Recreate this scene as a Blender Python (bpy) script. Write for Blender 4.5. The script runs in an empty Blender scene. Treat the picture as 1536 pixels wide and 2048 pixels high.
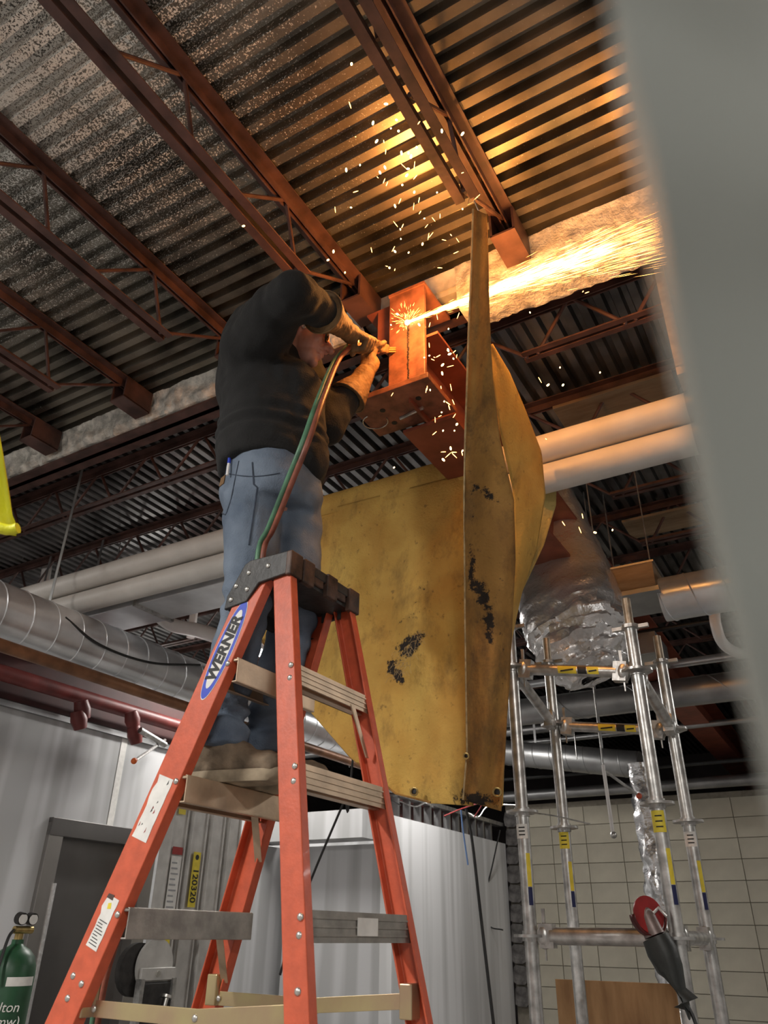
import bpy, math, random
import numpy as np
from mathutils import Vector, Matrix, noise

# ------------------------------------------------------------------ camera
scene = bpy.context.scene
COL = scene.collection
FPX = 1510.0
PITCH, ROLL, YAW, ZC = math.radians(29.2), math.radians(-0.93), math.radians(30.8), 1.473
_h = np.array([-math.sin(YAW), math.cos(YAW), 0.0]); _up = np.array([0, 0, 1.0]); _r = np.cross(_h, _up)
CF = _h * math.cos(PITCH) + _up * math.sin(PITCH)
_u = -_h * math.sin(PITCH) + _up * math.cos(PITCH)
CR = _r * math.cos(ROLL) - _u * math.sin(ROLL)
CU = _u * math.cos(ROLL) + _r * math.sin(ROLL)
CC = np.array([0, 0, ZC])
cam = bpy.data.cameras.new('camera'); camo = bpy.data.objects.new('camera', cam); COL.objects.link(camo)
mw = Matrix.Identity(4)
for i in range(3):
    mw[i][0], mw[i][1], mw[i][2], mw[i][3] = CR[i], CU[i], -CF[i], CC[i]
camo.matrix_world = mw
cam.sensor_fit = 'VERTICAL'; cam.sensor_height = 36.0; cam.lens = FPX / 2048 * 36.0
cam.clip_start = 0.01; cam.clip_end = 100
cam.dof.use_dof = True; cam.dof.focus_distance = 3.0; cam.dof.aperture_fstop = 6.0
scene.camera = camo
vs = scene.view_settings
scene.display_settings.display_device = 'sRGB'
vs.view_transform = 'Standard'; vs.look = 'None'; vs.gamma = 1.0; vs.use_curve_mapping = False
vs.exposure = 0.47

# ------------------------------------------------------------------ world (closed building, faint ambient)
w = bpy.data.worlds.new('world'); scene.world = w; w.use_nodes = True
w.node_tree.nodes['Background'].inputs[0].default_value = (0.6, 0.65, 0.7, 1)
w.node_tree.nodes['Background'].inputs[1].default_value = 0.05

# ------------------------------------------------------------------ hall lamps, added fill strips and the glow of the sparks
STRIP_AND_FILL_LIGHTS = [  # x, y, z, rotation, watts : hall strips, plus unseen ones added to brighten walls and deck
    (-2.62, -1.3, 3.6, 1.57, 105), (1.6, -1.6, 3.7, 0.2, 80), (-6.4, 0.6, 3.65, 1.57, 80),
    (-7.0, 6.0, 3.15, 1.57, 90), (-4.33, 5.37, 3.68, 1.57, 34), (2.6, 6.2, 3.55, 0.0, 40), (-2.95, 6.62, 3.30, 1.57, 20)]
JET_LIGHTS = [(-1.02, 1.95, 3.70, 17.0), (-0.66, 2.14, 3.78, 5.0), (-0.15, 2.12, 3.78, 3.5)]
for (x, y, z, wt) in JET_LIGHTS:
    l = bpy.data.lights.new('spark_glow', 'POINT'); l.energy = wt; l.color = (1.0, 0.38, 0.085); l.shadow_soft_size = 0.04
    o = bpy.data.objects.new('spark_glow', l); o.location = (x, y, z); COL.objects.link(o)

# ------------------------------------------------------------------ pixel helpers (photo frame -> metres)
def ray(x, y):
    d = CF * FPX + CR * (x - 768) - CU * (y - 1024); return d / np.linalg.norm(d)
def AY(x, y, Y):
    d = ray(x, y); return Vector(CC + d * (Y / d[1]))
def AX(x, y, X):
    d = ray(x, y); return Vector(CC + d * (X / d[0]))
def AZ(x, y, Z):
    d = ray(x, y); return Vector(CC + d * ((Z - ZC) / d[2]))
def AD(x, y, D):
    d = ray(x, y); return Vector(CC + d * (D / (d @ CF)))

# ------------------------------------------------------------------ materials
MATS = {}
def mat(name, col, rough=0.6, metal=0.0, var=0.15, vscale=6.0, bump=0.0, bscale=40.0, col2=None, emis=None, coat=0.0, stretch=None):
    if name in MATS: return MATS[name]
    m = bpy.data.materials.new(name); m.use_nodes = True; nt = m.node_tree; N = nt.nodes; L = nt.links
    b = N['Principled BSDF']
    b.inputs['Roughness'].default_value = rough; b.inputs['Metallic'].default_value = metal
    b.inputs['Coat Weight'].default_value = coat
    tc = N.new('ShaderNodeTexCoord'); src = tc.outputs['Object']
    if stretch:
        mp = N.new('ShaderNodeMapping'); mp.inputs['Scale'].default_value = stretch; L.new(src, mp.inputs[0]); src = mp.outputs[0]
    if var > 0:
        nz = N.new('ShaderNodeTexNoise'); nz.inputs['Scale'].default_value = vscale; nz.inputs['Detail'].default_value = 6
        L.new(src, nz.inputs['Vector'])
        mx = N.new('ShaderNodeMix'); mx.data_type = 'RGBA'
        c2 = col2 if col2 else tuple(c * (1 - var * 2) for c in col)
        mx.inputs[6].default_value = (*c2, 1); mx.inputs[7].default_value = (*[min(1, c * (1 + (0 if col2 else var * .6))) for c in col], 1)
        rp = N.new('ShaderNodeMapRange'); rp.inputs[1].default_value = .32; rp.inputs[2].default_value = .66
        L.new(nz.outputs['Fac'], rp.inputs[0]); L.new(rp.outputs[0], mx.inputs[0]); L.new(mx.outputs[2], b.inputs['Base Color'])
    else:
        b.inputs['Base Color'].default_value = (*col, 1)
    if bump > 0:
        n2 = N.new('ShaderNodeTexNoise'); n2.inputs['Scale'].default_value = bscale; n2.inputs['Detail'].default_value = 4
        L.new(src, n2.inputs['Vector'])
        bp = N.new('ShaderNodeBump'); bp.inputs['Strength'].default_value = bump; bp.inputs['Distance'].default_value = 0.01
        L.new(n2.outputs['Fac'], bp.inputs['Height']); L.new(bp.outputs[0], b.inputs['Normal'])
    if emis:
        b.inputs['Emission Color'].default_value = (*emis[0], 1); b.inputs['Emission Strength'].default_value = emis[1]
    MATS[name] = m
    return m

def deck_mat(name, speck_to):
    """galvanised deck, lightly tarnished, with white fireproofing overspray that thins out along +X/+Y"""
    m = mat(name, (0.30, 0.275, 0.23), 0.36, 0.85, 0.35, 3.0)
    nt = m.node_tree; N = nt.nodes; L = nt.links; b = N['Principled BSDF']
    tc = N.new('ShaderNodeTexCoord')
    n = N.new('ShaderNodeTexNoise'); n.inputs['Scale'].default_value = 165; n.inputs['Detail'].default_value = 2; L.new(tc.outputs['Object'], n.inputs['Vector'])
    n2 = N.new('ShaderNodeTexNoise'); n2.inputs['Scale'].default_value = 2.2; L.new(tc.outputs['Object'], n2.inputs['Vector'])
    sx = N.new('ShaderNodeSeparateXYZ'); L.new(tc.outputs['Object'], sx.inputs[0])
    # overspray density: high for y<1.3 and x<-0.9
    dens = N.new('ShaderNodeMapRange'); dens.inputs[1].default_value = 2.0; dens.inputs[2].default_value = 0.75; L.new(sx.outputs[1], dens.inputs[0])
    dx = N.new('ShaderNodeMapRange'); dx.inputs[1].default_value = -0.5; dx.inputs[2].default_value = -1.7; L.new(sx.outputs[0], dx.inputs[0])
    mu = N.new('ShaderNodeMath'); mu.operation = 'MULTIPLY'; L.new(dens.outputs[0], mu.inputs[0]); L.new(dx.outputs[0], mu.inputs[1])
    mu2 = N.new('ShaderNodeMath'); mu2.operation = 'MULTIPLY'; mu2.inputs[1].default_value = speck_to; L.new(mu.outputs[0], mu2.inputs[0])
    ad = N.new('ShaderNodeMath'); ad.operation = 'ADD'; L.new(n.outputs['Fac'], ad.inputs[0]); L.new(mu2.outputs[0], ad.inputs[1])
    ad2 = N.new('ShaderNodeMath'); ad2.operation = 'MULTIPLY_ADD'; ad2.inputs[1].default_value = 0.16; L.new(n2.outputs['Fac'], ad2.inputs[0]); L.new(ad.outputs[0], ad2.inputs[2])
    th = N.new('ShaderNodeMapRange'); th.inputs[1].default_value = 0.79; th.inputs[2].default_value = 0.87; L.new(ad2.outputs[0], th.inputs[0])
    old = b.inputs['Base Color'].links[0].from_socket
    mx = N.new('ShaderNodeMix'); mx.data_type = 'RGBA'; L.new(th.outputs[0], mx.inputs[0]); L.new(old, mx.inputs[6]); mx.inputs[7].default_value = (0.74, 0.72, 0.67, 1)
    L.new(mx.outputs[2], b.inputs['Base Color'])
    inv = N.new('ShaderNodeMapRange'); inv.inputs[3].default_value = 0.85; inv.inputs[4].default_value = 0.0; L.new(th.outputs[0], inv.inputs[0]); L.new(inv.outputs[0], b.inputs['Metallic'])
    ro = N.new('ShaderNodeMapRange'); ro.inputs[3].default_value = 0.36; ro.inputs[4].default_value = 0.95; L.new(th.outputs[0], ro.inputs[0]); L.new(ro.outputs[0], b.inputs['Roughness'])
    return m

def blanket_mat(name, c1, c2, char):
    m = mat(name, c1, 0.85, 0, 0.3, 5.0, 0.35, 90, col2=c2)
    nt = m.node_tree; N = nt.nodes; L = nt.links; b = N['Principled BSDF']
    tc = N.new('ShaderNodeTexCoord')
    mp = N.new('ShaderNodeMapping'); mp.inputs['Scale'].default_value = (5, 5, 2.2); L.new(tc.outputs['Object'], mp.inputs[0])
    n = N.new('ShaderNodeTexNoise'); n.inputs['Scale'].default_value = 1.6; n.inputs['Detail'].default_value = 9; n.inputs['Roughness'].default_value = .72; L.new(mp.outputs[0], n.inputs['Vector'])
    th = N.new('ShaderNodeMapRange'); th.inputs[1].default_value = 0.54 - char * .08; th.inputs[2].default_value = 0.74 - char * .06; L.new(n.outputs['Fac'], th.inputs[0])
    th.inputs[4].default_value = 0.55 + .4 * char
    n3 = N.new('ShaderNodeTexNoise'); n3.inputs['Scale'].default_value = 38; n3.inputs['Detail'].default_value = 6; L.new(tc.outputs['Object'], n3.inputs['Vector'])
    t3 = N.new('ShaderNodeMapRange'); t3.inputs[1].default_value = .64; t3.inputs[2].default_value = .74; t3.inputs[4].default_value = .5; L.new(n3.outputs['Fac'], t3.inputs[0])
    old = b.inputs['Base Color'].links[0].from_socket
    mx = N.new('ShaderNodeMix'); mx.data_type = 'RGBA'; L.new(th.outputs[0], mx.inputs[0]); L.new(old, mx.inputs[6]); mx.inputs[7].default_value = (0.11, 0.062, 0.022, 1)
    m2 = N.new('ShaderNodeMix'); m2.data_type = 'RGBA'; L.new(t3.outputs[0], m2.inputs[0]); L.new(mx.outputs[2], m2.inputs[6]); m2.inputs[7].default_value = (0.05, 0.03, 0.02, 1)
    # burns: where the sheet carries its 'char' marks, broken up by noise
    at = N.new('ShaderNodeAttribute'); at.attribute_name = 'char'
    n4 = N.new('ShaderNodeTexNoise'); n4.inputs['Scale'].default_value = 30; n4.inputs['Detail'].default_value = 8; n4.inputs['Roughness'].default_value = .75; L.new(tc.outputs['Object'], n4.inputs['Vector'])
    r4 = N.new('ShaderNodeMapRange'); r4.inputs[1].default_value = .36; r4.inputs[2].default_value = .64; r4.clamp = False; L.new(n4.outputs['Fac'], r4.inputs[0])
    s4 = N.new('ShaderNodeMath'); s4.operation = 'MULTIPLY_ADD'; s4.inputs[1].default_value = 1.15; L.new(at.outputs['Fac'], s4.inputs[0]); L.new(r4.outputs[0], s4.inputs[2])
    t4 = N.new('ShaderNodeMapRange'); t4.inputs[1].default_value = 1.08; t4.inputs[2].default_value = 1.35; L.new(s4.outputs[0], t4.inputs[0])
    m3 = N.new('ShaderNodeMix'); m3.data_type = 'RGBA'; L.new(t4.outputs[0], m3.inputs[0]); L.new(m2.outputs[2], m3.inputs[6]); m3.inputs[7].default_value = (0.016, 0.011, 0.008, 1)
    L.new(m3.outputs[2], b.inputs['Base Color'])
    return m

def wood_mat(name, c1, c2, scale=(3, 3, 30)):
    m = mat(name, c1, 0.7, 0, 0.3, 3.0, 0.1, 60, col2=c2, stretch=scale)
    return m

DECK = deck_mat('galvanised_deck', 0.31)
DECKF = mat('far_deck', (0.25, 0.245, 0.24), 0.34, 0.85, 0.3, 3.0)
RED = mat('red_primer', (0.108, 0.052, 0.042), 0.5, 0.0, 0.3, 9, 0.08, 60)
ORED = mat('orange_primer', (0.27, 0.075, 0.042), 0.5, 0, 0.2, 7, 0.1, 30)
PLATE = mat('torched_plate', (0.27, 0.10, 0.058), 0.55, 0.0, 0.3, 14, 0.2, 50)
FIRE = mat('fireproofing', (0.72, 0.68, 0.61), 0.98, 0, 0.25, 18, 0.9, 70)
ORANGE = mat('orange_fibreglass', (0.60, 0.105, 0.045), 0.45, 0, 0.08, 30, 0.06, 120, coat=.15)
ALU = mat('aluminium', (0.46, 0.43, 0.39), 0.42, 0.8, 0.15, 20, 0.05, 80)
ALUT = mat('aluminium_tread', (0.62, 0.47, 0.33), 0.42, 0.55, 0.15, 12, 0.05, 80)
LIFT = mat('lift_aluminium', (0.62, 0.60, 0.57), 0.45, 0.35, 0.08, 10)
STEEL = mat('galvanised_tube', (0.60, 0.59, 0.57), 0.36, 0.85, 0.2, 25, 0.06, 90)
ZINC = mat('zinc_yellow', (0.60, 0.50, 0.26), 0.35, 0.75, 0.25, 9, col2=(.52, .36, .24))
BLK = mat('black_plastic', (0.028, 0.025, 0.023), 0.5, 0, 0.3, 20, 0.15, 60)
RIVET = mat('rivet', (0.62, 0.60, 0.56), 0.35, 0.85, 0)
WHITEP = mat('white_pipe', (0.63, 0.60, 0.56), 0.5, 0, 0.06, 5)
PVC = mat('white_pvc', (0.80, 0.77, 0.75), 0.35, 0, 0.03, 5)
DUCT = mat('duct_metal', (0.80, 0.815, 0.84), 0.28, 0.6, 0.12, 4, 0.03, 12)
DUCTD = mat('dull_duct_metal', (0.42, 0.42, 0.42), 0.4, 0.85, 0.15, 4)
FOIL = mat('foil', (0.86, 0.85, 0.85), 0.26, 0.72, 0.05, 4, 0.6, 42)
DRYW = mat('drywall_brightened', (0.78, 0.78, 0.79), 0.9, 0, 0.04, 1.2)  # lighter copy of the drywall; the partition's stronger light put into its colour
DRY = mat('drywall', (0.72, 0.72, 0.73), 0.9, 0, 0.04, 1.2)
def skim_stripes(m, k=1.0):
    nt = m.node_tree; N = nt.nodes; L = nt.links; b = N['Principled BSDF']
    tc = N.new('ShaderNodeTexCoord'); mp = N.new('ShaderNodeMapping'); mp.inputs['Scale'].default_value = (5.5, 5.5, .25); L.new(tc.outputs['Object'], mp.inputs[0])
    n = N.new('ShaderNodeTexNoise'); n.inputs['Scale'].default_value = 1.0; n.inputs['Detail'].default_value = 2; L.new(mp.outputs[0], n.inputs['Vector'])
    r = N.new('ShaderNodeMapRange'); r.inputs[1].default_value = .45; r.inputs[2].default_value = .6; L.new(n.outputs['Fac'], r.inputs[0])
    mx = N.new('ShaderNodeMix'); mx.data_type = 'RGBA'; mx.inputs[6].default_value = (.60 * k, .60 * k, .60 * k, 1); mx.inputs[7].default_value = (.80 * k, .80 * k, .81 * k, 1)
    L.new(r.outputs[0], mx.inputs[0]); L.new(mx.outputs[2], b.inputs['Base Color'])
skim_stripes(DRY, .74); skim_stripes(DRYW, 1.05)  # left wall darkened, partition brightened: their difference in lighting put into the colour
BLOCK = mat('painted_block', (0.52, 0.48, 0.385), 0.75, 0, 0.08, 4, 0.05, 50)
MORTAR = mat('mortar', (0.30, 0.27, 0.22), 0.95, 0, 0.1, 20)
ROUGHB = mat('broken_block', (0.16, 0.15, 0.145), 0.95, 0, 0.35, 12, 0.8, 40)
CONC = mat('concrete_floor', (0.32, 0.31, 0.30), 0.8, 0, 0.15, 2)
DARK = mat('dark_far_wall', (0.035, 0.028, 0.028), 0.9, 0, 0.2, 3)  # near-black colour stands in for the unlit depth of the plenum
STAIN = mat('stainless', (0.52, 0.50, 0.48), 0.28, 0.95, 0.1, 2)
STAIND = mat('dark_stainless', (0.22, 0.21, 0.205), 0.3, 0.9, 0.1, 2)
PLY = wood_mat('plywood', (0.36, 0.20, 0.085), (0.22, 0.11, 0.04), (6, 6, 1.2))
PLYD = wood_mat('weathered_board', (0.34, 0.24, 0.14), (0.22, 0.14, 0.07), (1.5, 8, 8))
YEL = blanket_mat('yellow_canvas', (0.62, 0.40, 0.095), (0.46, 0.265, 0.055), 0.25)
YELB = blanket_mat('scorched_canvas', (0.36, 0.195, 0.048), (0.24, 0.12, 0.028), 1.0)
YELP = blanket_mat('pale_canvas', (0.50, 0.40, 0.15), (0.42, 0.31, 0.09), 0.2)
CHAR = mat('charred_cloth', (0.035, 0.025, 0.02), 1.0, 0, 0.4, 60, 0.8, 90)
THREAD = mat('frayed_thread', (0.50, 0.38, 0.20), 0.9, 0, 0.2, 40)
BRASS = mat('brass', (0.55, 0.40, 0.16), 0.35, 0.9, 0.15, 30)
HOOD = mat('black_fleece', (0.010, 0.0098, 0.0098), 0.92, 0, 0.2, 9, 0.25, 160)
HOOD.node_tree.nodes['Principled BSDF'].inputs['Sheen Weight'].default_value = 0.04
JEAN = mat('denim', (0.19, 0.235, 0.30), 0.9, 0, 0.28, 7, 0.3, 220, col2=(0.085, 0.115, 0.165))
SKIN = mat('skin', (0.74, 0.36, 0.27), 0.5, 0, 0.12, 14, 0.06, 90)
SKIN.node_tree.nodes['Principled BSDF'].inputs['Subsurface Weight'].default_value = 0.12
HAIR = mat('grey_hair', (0.55, 0.51, 0.47), 0.8, 0, 0.35, 90, 0.5, 200)
LEATHER = mat('brown_leather', (0.26, 0.145, 0.06), 0.75, 0, 0.3, 12, 0.4, 60, col2=(.12, .065, .028))
BOOT = mat('dusty_suede', (0.23, 0.17, 0.115), 0.9, 0, 0.3, 16, 0.4, 50)
SOLE = mat('boot_sole', (0.40, 0.32, 0.22), 0.85, 0, 0.25, 16, 0.2, 60)
HGREEN = mat('green_hose', (0.10, 0.24, 0.14), 0.45, 0, 0.2, 20)
HRED = mat('red_hose', (0.30, 0.09, 0.055), 0.45, 0, 0.25, 20)
RUBBER = mat('black_rubber', (0.02, 0.02, 0.02), 0.5, 0, 0.2, 20)
WLAB = mat('white_label', (0.78, 0.76, 0.72), 0.6, 0, 0.06, 30)
YLAB = mat('yellow_label', (0.78, 0.62, 0.05), 0.5, 0, 0.06, 30)
KLAB = mat('black_ink', (0.012, 0.012, 0.012), 0.6, 0, 0)
RLAB = mat('red_ink', (0.33, 0.03, 0.025), 0.6, 0, 0)
BLAB = mat('blue_ink', (0.02, 0.055, 0.50), 0.5, 0, 0)
GREENC = mat('green_cylinder', (0.025, 0.10, 0.045), 0.4, 0, 0.2, 6)
HIVIS = mat('hi_vis_yellow', (0.80, 0.78, 0.02), 0.5, 0, 0.08, 12, 0.2, 60)
SHEET = mat('grey_green_sheet', (0.24, 0.25, 0.228), 0.6, 0, 0.1, 6)
SPARK = mat('spark_metal', (1, .5, .1), 0.6, 0, 0, emis=((1.0, 0.45, 0.10), 9.0))
SPARKH = mat('white_hot_metal', (1, .8, .4), 0.6, 0, 0, emis=((1.0, 0.60, 0.20), 13.0))
LAMP = mat('lamp_tube', (1, 1, 1), 0.5, 0, 0, emis=((0.96, 0.98, 1.0), 9.0))
COPPER = mat('copper_brown', (0.30, 0.14, 0.07), 0.45, 0.3, 0.2, 8)
SPRINK = mat('sprinkler_red', (0.20, 0.035, 0.03), 0.45, 0, 0.2, 8)
GDISC = mat('grinder_red', (0.32, 0.02, 0.02), 0.4, 0, 0.15, 20)
GBODY = mat('grinder_dark', (0.028, 0.032, 0.03), 0.5, 0, 0.2, 20, .1, 60)

# ------------------------------------------------------------------ mesh builder
class MB:
    def __init__(s): s.v = []; s.f = []
    def add(s, v, f):
        n = len(s.v); s.v += [tuple(p) for p in v]; s.f += [tuple(i + n for i in q) for q in f]; return s
    def box(s, c, size, R=None):
        c = Vector(c); h = [d / 2 for d in size]; vs_ = []
        for sx in (-1, 1):
            for sy in (-1, 1):
                for sz in (-1, 1):
                    p = Vector((sx * h[0], sy * h[1], sz * h[2])); vs_.append(c + (R @ p if R else p))
        return s.add(vs_, [(0, 1, 3, 2), (4, 6, 7, 5), (0, 4, 5, 1), (2, 3, 7, 6), (0, 2, 6, 4), (1, 5, 7, 3)])
    def box2(s, a, b):
        return s.box([(a[i] + b[i]) / 2 for i in range(3)], [abs(a[i] - b[i]) for i in range(3)])
    def cyl(s, p0, p1, r, n=12, r2=None, caps=True):
        return s.tube([p0, p1], [r, r if r2 is None else r2], n, caps)
    def tube(s, pts, r, n=8, caps=True):
        pts = [Vector(p) for p in pts]
        if not isinstance(r, (list, tuple)): r = [r] * len(pts)
        vs_ = []; prev = None
        for i, p in enumerate(pts):
            if i == 0: d = pts[1] - p
            elif i == len(pts) - 1: d = p - pts[i - 1]
            else: d = (pts[i + 1] - p).normalized() + (p - pts[i - 1]).normalized()
            d.normalize()
            if prev is None:
                a = d.cross(Vector((0, 0, 1)) if abs(d.z) < .9 else Vector((1, 0, 0))).normalized()
            else:
                a = (prev - d * prev.dot(d)).normalized()
            prev = a; b = d.cross(a)
            for k in range(n):
                t = 2 * math.pi * k / n; vs_.append(p + (a * math.cos(t) + b * math.sin(t)) * r[i])
        fs = []
        for i in range(len(pts) - 1):
            for k in range(n):
                fs.append((i * n + k, i * n + (k + 1) % n, (i + 1) * n + (k + 1) % n, (i + 1) * n + k))
        if caps:
            fs.append(tuple(range(n - 1, -1, -1))); fs.append(tuple((len(pts) - 1) * n + k for k in range(n)))
        return s.add(vs_, fs)
    def prism(s, poly, ext):
        poly = [Vector(p) for p in poly]; ext = Vector(ext); n = len(poly)
        return s.add(poly + [p + ext for p in poly], [tuple(range(n - 1, -1, -1)), tuple(range(n, 2 * n))] + [(i, (i + 1) % n, n + (i + 1) % n, n + i) for i in range(n)])
    def grid(s, rows, closed=False):
        R = len(rows); Cn = len(rows[0]); v = [p for r in rows for p in r]; f = []
        for i in range(R - 1):
            for j in range(Cn if closed else Cn - 1):
                f.append((i * Cn + j, i * Cn + (j + 1) % Cn, (i + 1) * Cn + (j + 1) % Cn, (i + 1) * Cn + j))
        return s.add(v, f)
    def ell(s, c, rad, R=None, nu=16, nv=10):
        c = Vector(c); rad = Vector((rad,) * 3) if isinstance(rad, (int, float)) else Vector(rad)
        vs_ = [c + (R @ Vector((0, 0, rad.z)) if R else Vector((0, 0, rad.z)))]
        for i in range(1, nv):
            a = math.pi * i / nv
            for k in range(nu):
                t = 2 * math.pi * k / nu
                p = Vector((rad.x * math.sin(a) * math.cos(t), rad.y * math.sin(a) * math.sin(t), rad.z * math.cos(a)))
                vs_.append(c + (R @ p if R else p))
        vs_.append(c - (R @ Vector((0, 0, rad.z)) if R else Vector((0, 0, rad.z))))
        fs = [(0, 1 + k, 1 + (k + 1) % nu) for k in range(nu)]
        for i in range(nv - 2):
            for k in range(nu):
                a = 1 + i * nu + k; b = 1 + i * nu + (k + 1) % nu; fs.append((a, a + nu, b + nu, b))
        e = len(vs_) - 1; o = 1 + (nv - 2) * nu
        fs += [(e, o + (k + 1) % nu, o + k) for k in range(nu)]
        return s.add(vs_, fs)
    def capsule(s, p0, r0, p1, r1):
        s.ell(p0, r0, None, 12, 8); s.ell(p1, r1, None, 12, 8); return s.cyl(p0, p1, r0 * .995, 14, r1 * .995)
    def mesh(s, name):
        me = bpy.data.meshes.new(name); me.from_pydata([tuple(p) for p in s.v], [], s.f); me.update(); return me
    def build(s, name, m, parent=None, smooth=False, bevel=0.0, solid=0.0):
        import bmesh
        me = s.mesh(name); bm = bmesh.new(); bm.from_mesh(me); bmesh.ops.recalc_face_normals(bm, faces=bm.faces); bm.to_mesh(me); bm.free()
        if m: me.materials.append(m)
        if smooth:
            me.polygons.foreach_set('use_smooth', [True] * len(me.polygons))
            try: me.set_sharp_from_angle(angle=math.radians(40))
            except Exception: pass
        o = bpy.data.objects.new(name, me); COL.objects.link(o)
        if bevel > 0:
            b = o.modifiers.new('bevel', 'BEVEL'); b.width = bevel; b.segments = 2; b.limit_method = 'ANGLE'
        if solid > 0:
            b = o.modifiers.new('solidify', 'SOLIDIFY'); b.thickness = solid; b.offset = 0
        if parent: child(o, parent)
        return o

def child(o, parent):
    o.parent = parent
    t = Vector(parent.location) if parent.parent is None else Vector((0, 0, 0))   # part meshes sit at the world origin
    o.matrix_parent_inverse = Matrix.Translation(-t)
def tag(o, label, cat, group=None, kind=None):
    if label: o['label'] = label
    if cat: o['category'] = cat
    if group: o['group'] = group
    if kind: o['kind'] = kind
    return o
def thing(name, loc, label, cat, group=None):
    o = bpy.data.objects.new(name, None); o.location = loc; o.empty_display_size = .1; COL.objects.link(o)
    return tag(o, label, cat, group)
def struct(o): o['kind'] = 'structure'; return o
def structroot(name, loc=(0, 0, 0)):
    o = bpy.data.objects.new(name, None); o.location = loc; COL.objects.link(o); o['kind'] = 'structure'; return o
def linked(name, me, parent, loc=None, rot=None):
    o = bpy.data.objects.new(name, me); COL.objects.link(o)
    if parent: child(o, parent)
    if loc is not None: o.location = loc
    if rot is not None: o.rotation_euler = rot
    return o
def copytree(root, shift, label=None):
    r = root.copy(); COL.objects.link(r); r.location = Vector(root.location) + Vector(shift)
    if label: r['label'] = label
    for ch in list(root.children):
        c = ch.copy(); COL.objects.link(c); c.parent = r; c.matrix_parent_inverse = ch.matrix_parent_inverse.copy()
        for g in ch.children:
            d = g.copy(); COL.objects.link(d); d.parent = c; d.matrix_parent_inverse = g.matrix_parent_inverse.copy()
    return r
def bake(o):
    dg = bpy.context.evaluated_depsgraph_get(); dg.update()
    me = bpy.data.meshes.new_from_object(o.evaluated_get(dg)); old = o.data
    o.modifiers.clear(); o.data = me; me.name = old.name; bpy.data.meshes.remove(old); return o
def remesh(o, vox, smooth=6, fac=.5):
    md = o.modifiers.new('r', 'REMESH'); md.mode = 'VOXEL'; md.voxel_size = vox; md.use_smooth_shade = True
    if smooth:
        sm = o.modifiers.new('s', 'SMOOTH'); sm.iterations = smooth; sm.factor = fac
    return bake(o)
def wrinkle(o, fn):
    me = o.data; n = len(me.vertices); nrm = [v.normal.copy() for v in me.vertices]
    for i, v in enumerate(me.vertices): v.co = v.co + nrm[i] * fn(v.co)
    me.update()
def text(string, name, m, origin, xd, yd, size, parent=None, shear=0.0, bold=0.0, center=True, depth=.0006, sx=1.0):
    cu = bpy.data.curves.new(name, 'FONT'); cu.body = string; cu.size = 1.0; cu.shear = shear; cu.offset = bold; cu.extrude = 0.0
    if center: cu.align_x = 'CENTER'; cu.align_y = 'CENTER'
    t = bpy.data.objects.new(name, cu); COL.objects.link(t)
    dg = bpy.context.evaluated_depsgraph_get(); dg.update()
    me = bpy.data.meshes.new_from_object(t.evaluated_get(dg)); bpy.data.objects.remove(t); bpy.data.curves.remove(cu)
    xd = Vector(xd).normalized(); yd = Vector(yd); yd = (yd - xd * yd.dot(xd)).normalized(); nd = xd.cross(yd); origin = Vector(origin)
    for v in me.vertices:
        c = v.co.copy(); v.co = origin + xd * c.x * size * sx + yd * c.y * size + nd * depth
    me.materials.clear(); me.materials.append(m); me.name = name
    o = bpy.data.objects.new(name, me); COL.objects.link(o)
    if parent: child(o, parent)
    return o
def angle_pair(p0, p1, leg, th, gap, flip=1):
    """two steel angles back to back: horizontal legs outwards, vertical legs together"""
    p0 = Vector(p0); p1 = Vector(p1); d = (p1 - p0).normalized(); sd = d.cross(Vector((0, 0, 1))).normalized(); up = Vector((0, 0, 1)) * flip
    mb = MB()
    for s in (-1, 1):
        a = p0 + sd * s * gap / 2; e = sd * s
        mb.prism([a, a + e * leg, a + e * leg - up * th, a + e * th - up * th, a + e * th - up * leg, a - up * leg], p1 - p0)
    return mb
rnd = random.Random(7)
exec_parts = []

# ================================================================== SETTING
floor = struct(MB().box2((-9, -5, -0.1), (5, 14, 0)).build('floor', CONC))
# --- ceilings: fluted deck sheets
def flute_profile(n, pitch, depth, flat=.55):
    pts = []; a = pitch
    for k in range(n):
        u = k * a
        pts += [(u, depth), (u + a * .30, depth), (u + a * .42, 0), (u + a * .88, 0)]
    pts.append((n * a, depth)); return pts
ceil = structroot('ceiling', (0, 0, 4.2))
PITCHD = 0.0793
def near_panel(y0, n):
    pr = flute_profile(n, PITCHD, 0.042)
    rows = [[Vector((x, y0 + u, 4.185 + z)) for (u, z) in pr] for x in (-9.0, 3.0)]
    o = MB().grid(rows).build('deck_panel', DECK, ceil); return o
for k in range(8):
    near_panel(2.44 - (k + 1) * 11 * PITCHD, 11)
def far_panel(x0, n):
    pr = flute_profile(n, 0.082, 0.042)
    rows = [[Vector((x0 + u, y, 4.185 + z)) for (u, z) in pr] for y in (2.44, 14.0)]
    return MB().grid(rows).build('deck_panel', DECKF, ceil)
for k in range(15): far_panel(-9.0 + k * 10 * .082, 10)
MB().box2((-9, -5, 4.24), (5, 14, 4.3)).build('roof_slab', DARK, ceil)

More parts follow.
